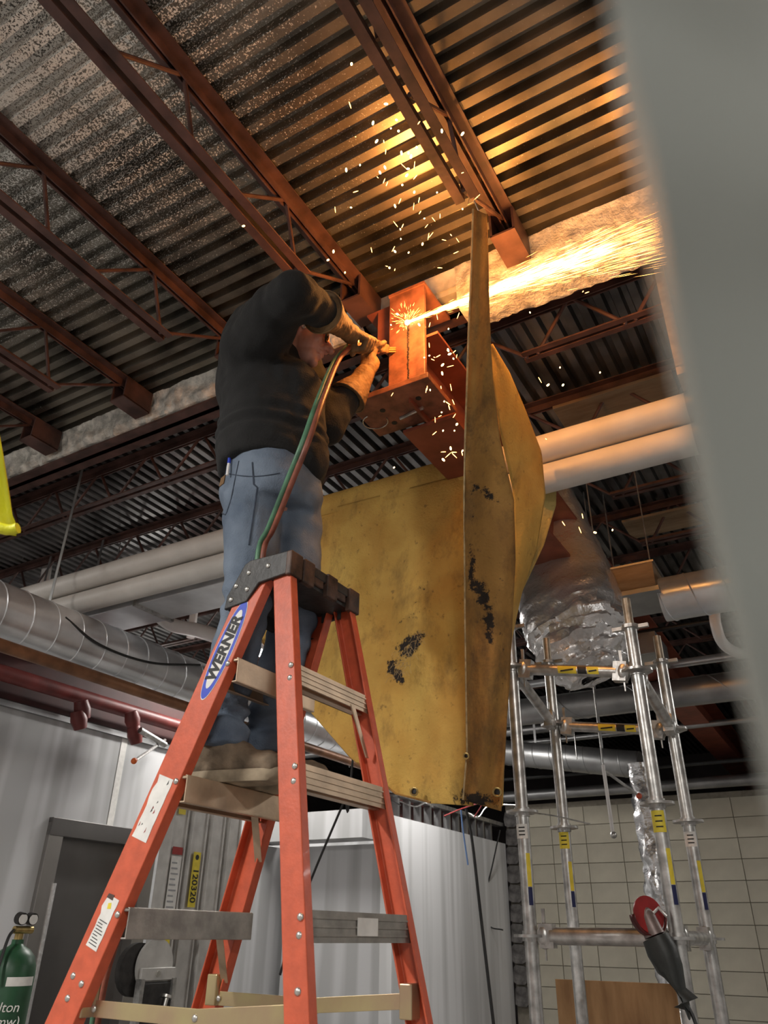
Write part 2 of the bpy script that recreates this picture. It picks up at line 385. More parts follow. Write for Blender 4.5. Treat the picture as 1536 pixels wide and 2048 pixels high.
# --- walls
wl = structroot('wall_left', (-5, 2, 0))
mb = MB(); mb.box2((-5.15, -5, 0), (-5, 3.80, 2.83)).box2((-5.15, 4.80, 0), (-5, 6.2, 2.83)).box2((-5.15, 3.80, 2.12), (-5, 4.80, 2.83))
mb.build('wall_board', DRY, wl)
MB().box2((-5.18, -5, 2.83), (-4.97, 6.2, 2.87)).build('head_track', DUCTD, wl)
for y in (1.9, 3.1, 4.3, 5.5): MB().box2((-4.999, y, 2.15), (-4.996, y + .06, 2.83)).build('joint_tape', WLAB, wl)
# stainless door with frame
d1 = structroot('door_1', (-5, 4.3, 0))
MB().box2((-5.08, 3.90, 0.0), (-5.06, 4.72, 2.05)).build('door_leaf', STAIND, d1)
fm = MB(); fm.box2((-5.12, 3.78, 0), (-4.96, 3.90, 2.14)).box2((-5.12, 4.70, 0), (-4.96, 4.82, 2.14)); fm.build('jamb', STAIN, d1, bevel=.004)
MB().box2((-5.12, 3.78, 2.05), (-4.955, 4.82, 2.17)).build('door_head', STAIND, d1, bevel=.004)
MB().box2((-4.965, 3.895, .3), (-4.95, 3.915, 1.75)).build('protective_film', FOIL, d1)
# far closing walls of the hall
wn = struct(MB().box2((-9, 13.9, 0), (5, 14.0, 4.3)).build('wall_far', DARK))
wr = struct(MB().box2((4.9, -5, 0), (5, 14, 4.3)).build('wall_right', DRY))
wb = struct(MB().box2((-9, -5, 0), (5, -4.9, 4.3)).build('wall_behind', DRY))
wx = struct(MB().box2((-9, -5, 0), (-8.9, 14, 4.3)).build('wall_outer', DARK))

# --- drywall partition running to the block wall, with a recess behind
wp = structroot('wall_partition', (-3.7, 7.6, 0))
MB().box2((-3.82, 6.45, 0), (-3.70, 9.15, 2.43)).build('wall_board', DRYW, wp)
for k in range(11):
    y = 6.6 + k * .22; MB().box2((-3.80, y, 2.43), (-3.73, y + .035, 2.62)).build('stud', DUCTD, wp)
MB().box2((-3.81, 6.45, 2.62), (-3.71, 9.15, 2.66)).build('head_track', STEEL, wp); MB().box2((-3.90, 6.45, 2.40), (-3.86, 9.15, 2.64)).build('red_header', mat('dark_red_header', (.07, .014, .012), .6, 0, .2, 4), wp)
MB().box2((-4.9, 6.5, 0), (-3.83, 6.56, 2.2)).build('recess_panel', DRY, wp)
ws = structroot('wall_recess', (-5, 7.5, 0))
MB().box2((-6.5, 7.3, 0), (-3.84, 7.4, 2.4)).build('wall_board', DRY, ws)
MB().box2((-6.3, 6.15, 2.22), (-3.84, 6.45, 2.46)).build('soffit', DRY, ws)
MB().box2((-5.15, 6.2, 0), (-5.0, 7.4, 2.2)).build('wall_return', DRY, ws)

# --- block wall at the right, stack bonded, block by block
wk = structroot('wall_block', (-1.5, 9.2, 0))
MB().box2((-3.70, 9.22, 0), (4.9, 9.40, 2.86)).build('mortar_bed', MORTAR, wk)
bme = MB().box((0, 0, 0), (0.393, 0.05, 0.193)).mesh('block'); bme.materials.append(BLOCK)
X0 = -2.736
for i in range(-2, 9):
    for j in range(3, 14):
        x = X0 + i * .4 + .2; z = j * .2 + .1
        if i >= 6: continue
        linked('block', bme, wk, Vector((x, 9.225, z)) - Vector((-1.5, 9.2, 0)) + Vector((-1.5, 9.2, 0)))
for o in [c for c in wk.children if c.name.startswith('block')]:
    pass
rb = [MB() for _ in range(4)]
for q, b_ in enumerate(rb):
    pr = []
    for a in range(10):
        t = 2 * math.pi * a / 10; pr.append((0.085 * (abs(math.cos(t)) ** .5) * math.copysign(1, math.cos(t)) * rnd.uniform(.8, 1.1), 0, 0.098 * (abs(math.sin(t)) ** .5) * math.copysign(1, math.sin(t)) * rnd.uniform(.9, 1.02)))
    b_.prism([Vector(p) for p in pr], (0, .06, 0))
rbm = [b_.mesh('broken_block') for b_ in rb]
for me_ in rbm: me_.materials.append(ROUGHB)
for j in range(4, 14):
    linked('broken_block', rbm[j % 4], wk, (-3.62, 9.15, j * .2 + .1))
for j in range(2, 14):
    linked('broken_block', rbm[(j + 1) % 4], wk, (-0.29 - .01 * (j % 3), 9.14, j * .2 + .1))
for i in range(1, 6):
    for j in range(3, 14): linked('block', bme, wk, (-0.2 + i * .4, 9.225, j * .2 + .1))
tr = struct(MB().cyl((-3.75, 9.0, 2.93), (4.8, 9.0, 2.93), .06, 14).build('trim_1', DUCTD, None, True))

# ================================================================== STRUCTURAL STEEL
def near_joist(x, label):
    t = thing('bar_joist', (x, 2.2, 4.17), label, 'joist', 'joists carrying the near deck')
    angle_pair((x, -3.5, 4.18), (x, 2.30, 4.18), .046, .006, .014).build('top_chord', RED, t)
    angle_pair((x, -3.3, 3.85), (x, 1.76, 3.85), .036, .006, .022, -1).build('bottom_chord', RED, t)
    tops = [1.61 - .61 * k for k in range(8)]; bots = [1.70 - .61 * k for k in range(8)] 
    def rod(y0, z0, y1, z1): MB().cyl((x, y0, z0), (x, y1, z1), .0085, 8).build('web_rod', RED, t, True)
    rod(1.72, 3.86, 2.14, 4.15)
    for k in range(8):
        yt = 1.60 - .61 * k; yb = 1.31 - .61 * k
        rod(yt + .02, 4.15, yt + .12, 3.87); rod(yt, 4.15, yb, 3.87)
    MB().box2((x - .055, 2.12, 4.045), (x - .045, 2.31, 4.18)).box2((x + .045, 2.12, 4.045), (x + .055, 2.31, 4.18)).box2((x - .055, 2.12, 4.04), (x + .055, 2.31, 4.05)).build('joist_seat', RED, t)
    return t
J = {}
for x, lab in [(-0.71, 'reddish-brown bar joist directly above the hanging yellow blanket'), (-1.468, 'bar joist ending above the welder and his torch'),
               (-2.235, 'bar joist ending behind the welder\'s back'), (-3.0, 'bar joist with its end on the white fireproofing left of the welder'),
               (-3.78, 'bar joist at the left edge, lowest of those under the near deck')]:
    J[x] = near_joist(x, lab)
def far_joist(y, label, webs=True):
    t = thing('bar_joist', (-3, y, 4.17), label, 'joist', 'joists of the bay behind the girder')
    angle_pair((-8.9, y, 4.185), (2.0, y, 4.185), .045, .006, .014).build('top_chord', RED, t)
    angle_pair((-8.7, y, 3.90), (-1.32, y, 3.90), .03, .006, .02, -1).build('bottom_chord', RED, t)
    angle_pair((-0.87, y, 3.90), (1.9, y, 3.90), .03, .006, .02, -1).build('bottom_chord', RED, t)
    x = -0.80
    rods = []
    k = 0
    while x < 1.6:
        rods += [(x, 3.90, x + .17, 4.16), (x + .42, 3.90, x + .20, 4.16)]; x += .46
    rods.append((-0.85, 3.90, -1.12, 4.15)); rods.append((-1.33, 3.90, -1.12, 4.15))
    x = -1.40
    while x > -8.5:
        rods += [(x, 3.90, x - .17, 4.16), (x - .42, 3.90, x - .20, 4.16)]; x -= .46
    for (x0, z0, x1, z1) in rods: MB().cyl((x0, y, z0), (x1, y, z1), .0095, 6).build('web_rod', RED, t, True)
    return t
ords = ['first', 'second', 'third', 'fourth', 'fifth', 'sixth', 'seventh', 'eighth']
for k in range(8):
    far_joist(2.75 + .755 * k, ords[k] + ' red bar joist beyond the fireproofed girder, parallel to it')

# fireproofed girder
g = thing('fireproofed_girder', (-3, 2.42, 4.05), 'steel girder under lumpy white sprayed fireproofing, joists ending on it', 'girder')
MB().box2((-9, 2.405, 4.0), (3, 2.435, 4.17)).box2((-9, 2.35, 4.16), (3, 2.49, 4.18)).box2((-9, 2.35, 4.0), (3, 2.49, 4.015)).build('steel_core', RED, g)
def coat(x0, x1, zb, amp, name, m, y0=2.325, y1=2.52):
    n = int((x1 - x0) / .018); rows = []
    prof = [(y0 - .015, 4.185), (y0, 4.15), (y0, 4.10), (y0, (4.10 + zb) / 2), (y0, zb + .03), (y0 + .02, zb), ((y0 + y1) / 2, zb), (y1 - .02, zb), (y1, zb + .03), (y1, 4.10), (y1 + .01, 4.185)]
    fine = []
    for a, b in zip(prof[:-1], prof[1:]):
        m_ = max(1, int(math.hypot(b[0] - a[0], b[1] - a[1]) / .018))
        for q in range(m_): fine.append((a[0] + (b[0] - a[0]) * q / m_, a[1] + (b[1] - a[1]) * q / m_))
    fine.append(prof[-1])
    cy, cz = (y0 + y1) / 2, (4.18 + zb) / 2
    for i in range(n + 1):
        x = x0 + (x1 - x0) * i / n; r = []
        for (y, z) in fine:
            d = noise.noise(Vector((x * 14, y * 14, z * 14))) * .6 + noise.noise(Vector((x * 42, y * 42, z * 42))) * .4 + .25 * noise.noise(Vector((x * 3, y * 3, z * 3)))
            v = Vector((0, y - cy, z - cz)).normalized() * d * amp
            r.append(Vector((x, y, z)) + (v if z < 4.17 else v * .3))
        rows.append(r)
    return MB().grid(rows).build(name, m, g, True)
coat(-9, -1.52, 4.03, .040, 'fireproofing', FIRE)
coat(-1.02, 2.6, 3.95, .022, 'fireproofing', FIRE)
coat(-1.52, -1.02, 4.07, .006, 'fireproofing', mat('trowelled_fireproofing', (.55, .52, .48), .95, 0, .2, 10, .3, 50), 2.33, 2.51)

# the beam being cut, end plate, bearing plate
bt = thing('steel_beam', (-1.16, 2.3, 3.35), 'orange-primed steel beam with the torch-cut end plate facing the ladder', 'beam')
MB().box2((-1.185, 2.17, 3.365), (-1.175, 13.8, 3.69)).build('web', ORED, bt)
MB().box2((-1.30, 2.17, 3.678), (-1.045, 13.8, 3.692)).build('top_flange', ORED, bt)
MB().box2((-1.30, 2.33, 3.352), (-1.06, 13.8, 3.368)).build('bottom_flange', ORED, bt)
MB().box2((-1.268, 2.145, 3.42), (-1.095, 2.165, 3.965)).build('end_plate', PLATE, bt, bevel=.003)
# left return of the stub with its web and plates
MB().box2((-1.268, 2.165, 3.42), (-1.256, 2.32, 3.965)).build('side_plate', PLATE, bt)
MB().box2((-1.43, 2.09, 3.39), (-1.055, 2.35, 3.418)).build('bearing_plate', PLATE, bt, bevel=.003)
MB().box2((-1.27, 2.14, 3.965), (-1.09, 2.40, 3.98)).build('top_plate', PLATE, bt)
hole = MB()
for (x, y) in ((-1.32, 2.19), (-1.15, 2.19), (-1.32, 2.29)): hole.cyl((x, y, 3.388), (x, y, 3.392), .012, 14)
hole.build('bolt_hole', KLAB, bt)
MB().tube([Vector((-1.385 + .055 * math.cos(t), 2.24 + .05 * math.sin(t), 3.386)) for t in [k * .35 for k in range(14)]], .0025, 6).build('wire_loop', STEEL, bt)
MB().cyl((-1.28, 2.27, 3.385), (-1.16, 2.25, 3.385), .008, 8).build('bolt', STEEL, bt, True)
# the ragged kerf left by the torch
kb = MB(); z = 3.43
while z < 3.765:
    kb.ell((-1.172 + rnd.uniform(-.002, .002), 2.143, z), (.0045 * rnd.uniform(.6, 1.2), .004, .004 * rnd.uniform(.7, 1.4)), None, 6, 4); z += .0065
kb.build('kerf', mat('kerf_slag', (.05, .035, .03), .8, .3, .3, 40), bt)
# second beam above left of the stub (girder stub meeting the plate)
st = thing('girder_stub', (-1.36, 2.42, 3.8), 'short orange steel stub below the girder between hands and end plate', 'beam')
MB().box2((-1.36, 2.20, 3.72), (-1.275, 2.215, 3.97)).build('stub_web', ORED, st)
MB().box2((-1.42, 2.2, 3.97), (-1.275, 2.31, 3.98)).build('stub_flange', ORED, st)

# ================================================================== STRIP LIGHTS (hall lamps, and unseen fill lights added in the same shape)
SL_LAB = ['white fluorescent strip light hanging behind the photographer to the left', 'added strip-shaped fill light, unseen behind the camera to the right',
          'added strip-shaped fill light, unseen left of the joists', 'added strip-shaped fill light, unseen beyond the left partition wall',
          'white fluorescent strip light seen between the ladder rails', 'added strip-shaped fill light, unseen right of the scaffold', 'added strip-shaped fill light hidden behind the yellow blanket']
for (x, y, z, rz, wt), lab in zip(STRIP_AND_FILL_LIGHTS, SL_LAB):
    t = thing('strip_or_fill_light', (x, y, z), lab, 'light')
    R = Matrix.Rotation(rz, 3, 'Z'); c = Vector((x, y, z))
    MB().box(c + Vector((0, 0, .03)), (1.22, .16, .05), R).build('housing', PVC, t, bevel=.005)
    MB().box(c, (1.18, .12, .012), R).build('diffuser', LAMP, t)
    for s in (-1, 1):
        e = c + R @ Vector((s * .5, 0, .05)); MB().cyl(e, (e.x, e.y, 4.19), .003, 6).build('hanging_wire', STEEL, t)
    l = bpy.data.lights.new('tube_light', 'AREA'); l.shape = 'RECTANGLE'; l.size = 1.18; l.size_y = .14; l.energy = wt; l.color = (1.0, .97, .92)
    lo = bpy.data.objects.new('tube_light', l); COL.objects.link(lo); child(lo, t); lo.location = c - Vector((0, 0, .012)); lo.rotation_euler = (0, 0, rz)
    # point lamp added below each strip as spill that brightens the deck
    l2 = bpy.data.lights.new('spill_fill', 'POINT'); l2.energy = wt * .26; l2.color = (1, .96, .90); l2.shadow_soft_size = .12
    lo2 = bpy.data.objects.new('spill_fill', l2); COL.objects.link(lo2); child(lo2, t); lo2.location = c - Vector((0, 0, .16))

# ================================================================== LADDER
LX, LY, LH = -1.288, 1.706, 2.40
def lad(side, sg, z, inset=0.0):
    a, b, w0, kf, kr, s0 = .346, .196, .166, .085, .083, .022
    s = -s0 - (LH - z) * a if side == 'F' else s0 + (LH - z) * b
    w_ = sg * (w0 + (LH - z) * (kf if side == 'F' else kr) - inset)
    return Vector((LX + s, LY + w_, z))
ld = thing('step_ladder', (LX, LY, 0), 'orange fibreglass stepladder with black cap that the welder stands on', 'ladder')
def rail(side, sg, width, depth, th=.006):
    p1 = lad(side, sg, 2.37); p0 = lad(side, sg, 0.02); d = (p1 - p0).normalized()
    inw = Vector((0, -sg, 0)); inw = (inw - d * inw.dot(d)).normalized(); u = d.cross(inw).normalized()
    if u.x < 0: u = -u
    c = [(-width / 2, 0), (width / 2, 0), (width / 2, depth), (width / 2 - th, depth), (width / 2 - th, th), (-width / 2 + th, th), (-width / 2 + th, depth), (-width / 2, depth)]
    off = -0.022 if side == 'F' else 0.008
    o = MB().prism([p0 + u * (a + off) + inw * b for a, b in c], p1 - p0).build('rail', ORANGE, ld, bevel=.0025)
    return o, p0, d, u, inw, off
rails = {}
for sg in (-1, 1):
    rails['F', sg] = rail('F', sg, .088, .034); rails['R', sg] = rail('R', sg, .062, .030)
for k in ('F', 'R'):
    for sg in (-1, 1):
        o, p0, d, u, inw, off = rails[k, sg]
        MB().box(p0 + u * off + inw * .015, (.1, .05, .04)).build('foot', BLK, ld, bevel=.006)
RIV = MB().ell((0, 0, 0), (.008, .005, .008), None, 10, 6).build('rivet', RIVET, None, True); RIVME = RIV.data; bpy.data.objects.remove(RIV)
def rivet_at(p, parent=None): return linked('rivet', RIVME, parent or ld, p)
SZ = [0.28, .585, .89, 1.195, 1.50, 1.805, 2.11]
for z in SZ:
    a = lad('F', -1, z); b = lad('F', 1, z); xm = a.x
    y0 = a.y + .007; y1 = b.y - .007
    m_ = MB()
    m_.box2((xm - .045, y0, z + .012), (xm + .045, y1, z + .018))
    for k in range(7): m_.box2((xm - .042 + k * .0135, y0, z + .018), (xm - .037 + k * .0135, y1, z + .0215))
    m_.box2((xm - .047, y0, z - .045), (xm - .043, y1, z + .02)).box2((xm + .043, y0, z - .045), (xm + .047, y1, z + .02))
    m_.box2((xm - .047, y0, z - .047), (xm - .030, y1, z - .043)).box2((xm + .030, y0, z - .047), (xm + .047, y1, z - .043))
    m_.build('tread', ALUT if z > 1.7 else ALU, ld, bevel=.0015)
    # strip braces under the tread
    for (e, s) in ((b, -1),):
        MB().prism([Vector((xm + .02, e.y + s * .13, z - .03)), Vector((xm + .045, e.y + s * .13, z - .03)), Vector((e.x - .02, e.y + s * .012, z - .15)), Vector((e.x - .045, e.y + s * .012, z - .15))], (0, 0, -.004)).build('tread_brace', ALUT, ld)
    rivet_at(a + Vector((.016, -.001, .005))); rivet_at(b + Vector((.016, .001, .005)))
for z, hgt in ((.60, .06), (1.05, .06), (1.485, .062), (1.80, .055), (2.06, .05)):
    a = lad('R', -1, z); b = lad('R', 1, z); xm = a.x
    m_ = MB(); m_.box2((xm - .022, a.y + .007, z - hgt / 2), (xm - .018, b.y - .007, z + hgt / 2)).box2((xm - .022, a.y + .007, z + hgt / 2 - .004), (xm + .006, b.y - .007, z + hgt / 2)).box2((xm - .022, a.y + .007, z - hgt / 2), (xm + .006, b.y - .007, z - hgt / 2 + .004))
    m_.box2((xm + .028, a.y + .007, z - hgt / 2), (xm + .032, b.y - .007, z + hgt / 2)).box2((xm + .002, a.y + .007, z - .004), (xm + .03, b.y - .007, z))
    for k in range(3): m_.box2((xm + .032, a.y + .007, z - hgt * .3 + k * hgt * .27), (xm + .0345, b.y - .007, z - hgt * .3 + k * hgt * .27 + .004))
    m_.build('rear_bar', ALUT if z > 1.7 else ALU, ld)
    for e, s in ((a, -1), (b, 1)):
        for dz in (-.017, .017): rivet_at(e + Vector((.026, s * .001, dz)))
# tape scrap on the third rear bar
e = lad('R', -1, 1.485); MB().box2((e.x + .0345, LY - .03, 1.468), (e.x + .036, LY + .06, 1.505)).build('tape_scrap', WLAB, ld)
# rear corner braces
for z in (2.06,):
    a = lad('R', 1, z); MB().prism([a + Vector((.03, -.11, -.02)), a + Vector((.03, -.09, -.02)), a + Vector((.03, -.008, -.15)), a + Vector((.03, -.02, -.15))], (.004, 0, 0)).build('corner_brace', ALUT, ld)
# black top cap
m_ = MB()
pr = [(-.155, 2.285), (-.150, 2.325), (-.095, 2.415), (-.075, 2.425), (.065, 2.425), (.072, 2.415), (.072, 2.355), (-.035, 2.345), (-.075, 2.295)]
y0 = lad('F', -1, 2.36).y - .012; y1 = lad('F', 1, 2.36).y + .012
for yq in (y0, y1 - .012): MB().prism([Vector((LX + x, yq, z)) for x, z in pr], (0, .012, 0)).build('cap_end', BLK, ld, bevel=.003)
ye0, ye1 = y0, y1; y0, y1 = y0 + .012, y1 - .012
top = MB().box2((LX - .095, y0, 2.393), (LX + .07, y1, 2.423)).box2((LX - .152, y0, 2.285), (LX - .142, y1, 2.335))
top.prism([Vector((LX - .152, y0, 2.33)), Vector((LX - .095, y0, 2.425)), Vector((LX - .085, y0, 2.415)), Vector((LX - .142, y0, 2.325))], (0, y1 - y0, 0))
top.build('cap_top', BLK, ld, bevel=.003)
sk = MB(); yy = np.linspace(ye0 - .001, ye1 + .001, 7)
hts = [.075, .075, .055, .075, .055, .075]
for k in range(6):
    sk.box2((LX + .058, yy[k] + (.004 if k else 0), 2.425 - hts[k]), (LX + (.078 if hts[k] > .06 else .068), yy[k + 1] - (.004 if k < 5 else 0), 2.425))
sk.build('cap_skirt', mat('scuffed_cap', (.085, .045, .03), .55, 0, .4, 25, .3, 40), ld, bevel=.004)
sk = MB()
for x in (-.09, -.03, .03): 
    for y in (y0 + .03, y1 - .03): sk.box((LX + x, y, 2.36), (.012, .004, .06))
sk.box((LX, LY, 2.375), (.12, y1 - y0 - .03, .03)); sk.build('cap_rib', BLK, ld)
y0, y1 = ye0, ye1
for (x, z) in ((-.118, 2.352), (-.075, 2.385), (-.005, 2.392), (-.132, 2.312), (-.075, 2.333)): rivet_at((LX + x, y0 - .001, z))
# spreaders
for sg in (-1, 1):
    a = lad('F', sg, 1.31) + Vector((.03, -sg * .04, 0)); b = lad('R', sg, 1.33) + Vector((-.01, -sg * .04, 0)); mid = (a + b) / 2 + Vector((.02, 0, -.012))
    for (p, q) in ((a, mid + Vector((.02, 0, 0))), (mid, b)):
        d = (q - p).normalized(); up = Vector((0, 0, 1)); up = (up - d * up.dot(d)).normalized()
        MB().prism([p - up * .017, q - up * .017, q + up * .017, p + up * .017], (0, .003 if p is a else -.003, 0)).build('spreader', ZINC, ld, bevel=.001)
    for p in (a, mid, b): rivet_at(p + Vector((0, -.003, 0)))
    for (s, p) in (('F', a), ('R', b)):
        e = lad(s, sg, 1.33); MB().box((e.x + (.0 if s == 'F' else .0), e.y - sg * .028, 1.33), (.035, .045, .075)).build('spreader_bracket', ZINC, ld, bevel=.003)
# near rails: loose rivets low on the front rail
for z, dx in ((1.375, -.045), (1.36, -.005), (1.33, -.03)): rivet_at(lad('F', -1, z) + Vector((dx, -.001, 0)))
for z in (1.37, 1.30): rivet_at(lad('R', -1, z) + Vector((.015, -.001, 0)))
# maker's badge: blue rimmed ellipse with black lettering, running up the near front rail
o_, p0, dR, uR, inR, offR = rails['F', -1]
def onrail(z, du=0.0, dn=.0008):
    t = (z - p0.z) / dR.z; return p0 + dR * t + uR * (offR + du) - inR * dn
def ellipse_plate(zc, a, b, name, m, dn, th=.0006, par=None):
    c = onrail(zc, 0, dn); n = 40
    return MB().prism([c + dR * a * math.cos(2 * math.pi * k / n) + uR * b * math.sin(2 * math.pi * k / n) for k in range(n)], -inR * th).build(name, m, par or ld)
zl = 2.155
badge = ellipse_plate(zl, .150, .0325, 'badge', WLAB, .0004)
ellipse_plate(zl, .147, .0305, 'badge_rim', BLAB, .0011, par=badge)
ellipse_plate(zl, .118, .0215, 'badge_field', WLAB, .0018, par=badge)
text('WERNER', 'badge_lettering', KLAB, onrail(zl, .0, .0028), dR, -uR, .050, badge, shear=.12, bold=.045, sx=.96)
# torn warning stickers
def sticker(z0, z1, u0, u1, name, m, seed, dn=.0006, jag=.004):
    r = random.Random(seed); pts = []
    for k in range(9): pts.append(onrail(z0 + (z1 - z0) * k / 8, u0 + r.uniform(-jag, jag), dn))
    for k in range(9): pts.append(onrail(z1 - (z1 - z0) * k / 8, u1 + r.uniform(-jag * .3, jag * .3), dn))
    return MB().prism(pts, -inR * .0006).build(name, m, ld)
stk1 = sticker(1.665, 1.815, -.030, .024, 'torn_sticker', WLAB, 3)
stk2 = sticker(1.425, 1.535, -.024, .020, 'torn_sticker', WLAB, 5)
r5 = random.Random(11)
for k in range(8):
    z = r5.uniform(1.67, 1.80); u = r5.uniform(-.026, .01)
    c = onrail(z, u, .0014); MB().prism([c, c + dR * r5.uniform(.006, .018) + uR * .002, c + dR * .004 + uR * r5.uniform(.003, .006)], -inR * .0004).build('sticker_scratch', RLAB if k % 2 else KLAB, stk1)
for k in range(9):
    c = onrail(1.432 + k * .0062, -.017 + (k % 3) * .001, .0014); L_ = .03 - (k % 4) * .004
    MB().prism([c, c + uR * L_, c + uR * L_ + dR * .0018, c + dR * .0018], -inR * .0004).build('print_line', KLAB, stk2)
c = onrail(1.508, -.006, .0014); MB().prism([c, c + uR * .012 + dR * .004, c + dR * .016 + uR * .006, c + dR * .012 - uR * .004], -inR * .0004).build('print_mark', YLAB, stk2)
c = onrail(1.528, -.012, .0014); MB().prism([c - uR * .012, c + uR * .012, c + uR * .010 + dR * .012, c - uR * .010 + dR * .010], -inR * .0004).build('print_mark', mat('sooty_print', (.10, .06, .05), .7, 0, .2, 30), stk2)

# ================================================================== PIPES hung along the girder
def pipe(p0, p1, r, label, name='pipe', m=WHITEP, n=20, cat='pipe', group=None):
    o = MB().cyl(p0, p1, r, n).build(name, m, None, True); return tag(o, label, cat, group)
PY = 2.86
pA = AY(1240, 862, PY); pB = AY(1240, 925, PY)
zA = (AY(1100, 890 + 2, PY).z + AY(300, 1128, PY).z + AY(1400, 830, PY).z) / 3
ZA, ZB = 3.435, 3.295
uppipe = pipe((-8.8, PY, ZA), (1.6, PY, ZA), .067, 'upper of two long off-white pipes running behind ladder and blanket', 'insulated_pipe')
lopipe = pipe((-8.8, PY + .03, ZB), (1.6, PY + .03, ZB), .067, 'lower of two long off-white pipes running behind ladder and blanket', 'insulated_pipe')
hg = thing('pipe_hanger', (-.19, PY - .02, 3.5), 'slotted strut hanger holding the two white pipes at right', 'hanger')
MB().box2((-.215, 2.70, 3.54), (-.175, 2.72, 4.17)).box2((-.215, 2.72, 3.54), (-.211, 2.735, 4.17)).box2((-.179, 2.72, 3.54), (-.175, 2.735, 4.17)).build('strut', mat('bare_strut', (.55, .45, .36), .5, .5, .2, 20), hg)
cl = MB()
def band(x, zc_, yc, r, w_=.04):
    pts = [Vector((x - w_ / 2, yc + (r + .002) * math.cos(t), zc_ + (r + .002) * math.sin(t))) for t in np.linspace(0, 2 * math.pi, 25)[:-1]]
    pts2 = [p + Vector((w_, 0, 0)) for p in pts]; cl.grid([pts, pts2], True)
band(-.195, ZA, PY, .067); band(-.195, ZB, PY + .03, .067)
cl.build('clamp', DUCTD, hg, True); MB().box2((-.215, 2.70, 3.50), (-.175, 2.86, 3.545)).build('clamp_top', mat('bare_strut', (0, 0, 0)), hg)

# ================================================================== WELDING BLANKET
wbk = thing('welding_blanket', (-1.4, 2.7, 2.0), 'yellow canvas welding blanket, scorched and holed, draped over the white pipes', 'blanket')
def lerp(a, b, t): return a + (b - a) * t
def polyl(pts, t):
    n = len(pts) - 1; s = min(n - 1e-6, max(0, t * n)); i = int(s); f = s - i
    return [lerp(pts[i][k], pts[i + 1][k], f) for k in range(len(pts[0]))]
def cloth(left, right, nr, nc, yfun, name, m, solid=.006, smooth=True, marks=()):
    rows = []; ch = []
    for i in range(nr + 1):
        t = i / nr; l = polyl(left, t); r = polyl(right, t); row = []
        for j in range(nc + 1):
            s = j / nc; px = lerp(l[0], r[0], s); py = lerp(l[1], r[1], s); Y = lerp(l[2], r[2], s) + yfun(px, py, s, t)
            row.append(AY(px, py, Y)); c = 0
            for (mx_, my_, rx, ry, an, amt) in marks:
                dx, dy = px - mx_, py - my_; ca, sa = math.cos(an), math.sin(an)
                c += amt * math.exp(-((dx * ca + dy * sa) / rx) ** 2 - ((-dx * sa + dy * ca) / ry) ** 2)
            ch.append(min(1.0, c * 1.25))
        rows.append(row)
    o = MB().grid(rows).build(name, m, wbk, smooth, 0, solid)
    at = o.data.attributes.new('char', 'FLOAT', 'POINT'); at.data.foreach_set('value', ch)
    return o
def folds(px, py, s, t):
    return .060 * noise.noise(Vector((px / 75, py / 260, 1.3))) * min(1, t * 3 + .2) + .008 * noise.noise(Vector((px / 35, py / 70, 5))) + .03 * math.sin(px / 62 + py / 240) * t + .045 * math.exp(-((px - 790 + (1290 - py) * .35) / 38) ** 2) * (1 if t > .2 else t * 5) * .6
# front panel: down from the pipe; left and bottom edges follow a long slack curve
Lf = [(602, 1032, 2.77), (585, 1090, 2.75), (556, 1180, 2.73), (518, 1272, 2.70), (560, 1350, 2.68), (622, 1425, 2.66), (700, 1515, 2.62), (790, 1588, 2.60), (860, 1606, 2.60)]
Rf = [(937, 946, 2.77), (935, 1020, 2.74), (933, 1100, 2.70), (933, 1190, 2.66), (933, 1280, 2.63), (935, 1370, 2.61), (938, 1460, 2.59), (940, 1550, 2.58), (946, 1612, 2.58)]
cloth(Lf, Rf, 130, 84, folds, 'front_panel', YEL, marks=[(832, 1278, 22, 14, -.8, .9), (815, 1300, 20, 18, .5, .9), (795, 1350, 22, 16, 1.2, .75), (785, 1330, 10, 20, .6, .6),
      (850, 1165, 9, 60, .55, .28), (820, 1235, 40, 6, -.5, .35), (930, 1200, 10, 60, 0, .3), (925, 1595, 26, 18, 0, .5), (650, 1060, 40, 30, 0, .15), (860, 1245, 8, 6, 0, .4), (858, 1400, 20, 5, -.3, .35), (812, 1455, 22, 4, -.3, .35)])
# flap over the pipes at the top of the front panel
rows = []
for i in range(25):
    s = i / 24; p = AY(lerp(602, 937, s), lerp(1032, 946, s), 2.77); row = []
    row += [Vector((p.x, 2.77, min(p.z, ZA) - .03)), Vector((p.x, PY - .082, ZA))]
    for k in range(1, 13):
        a = math.pi * k / 12; row.append(Vector((p.x, PY - .080 * math.cos(a), ZA + .080 * math.sin(a) + .003 * noise.noise(Vector((p.x * 12, k, 0))))))
    for k in range(1, 6): row.append(row[13] + Vector((0, .035 if k < 3 else .04, -.05 * k)))
    rows.append(row)
MB().grid(rows).build('fold_over_pipe', YEL, wbk, True, 0, .006)
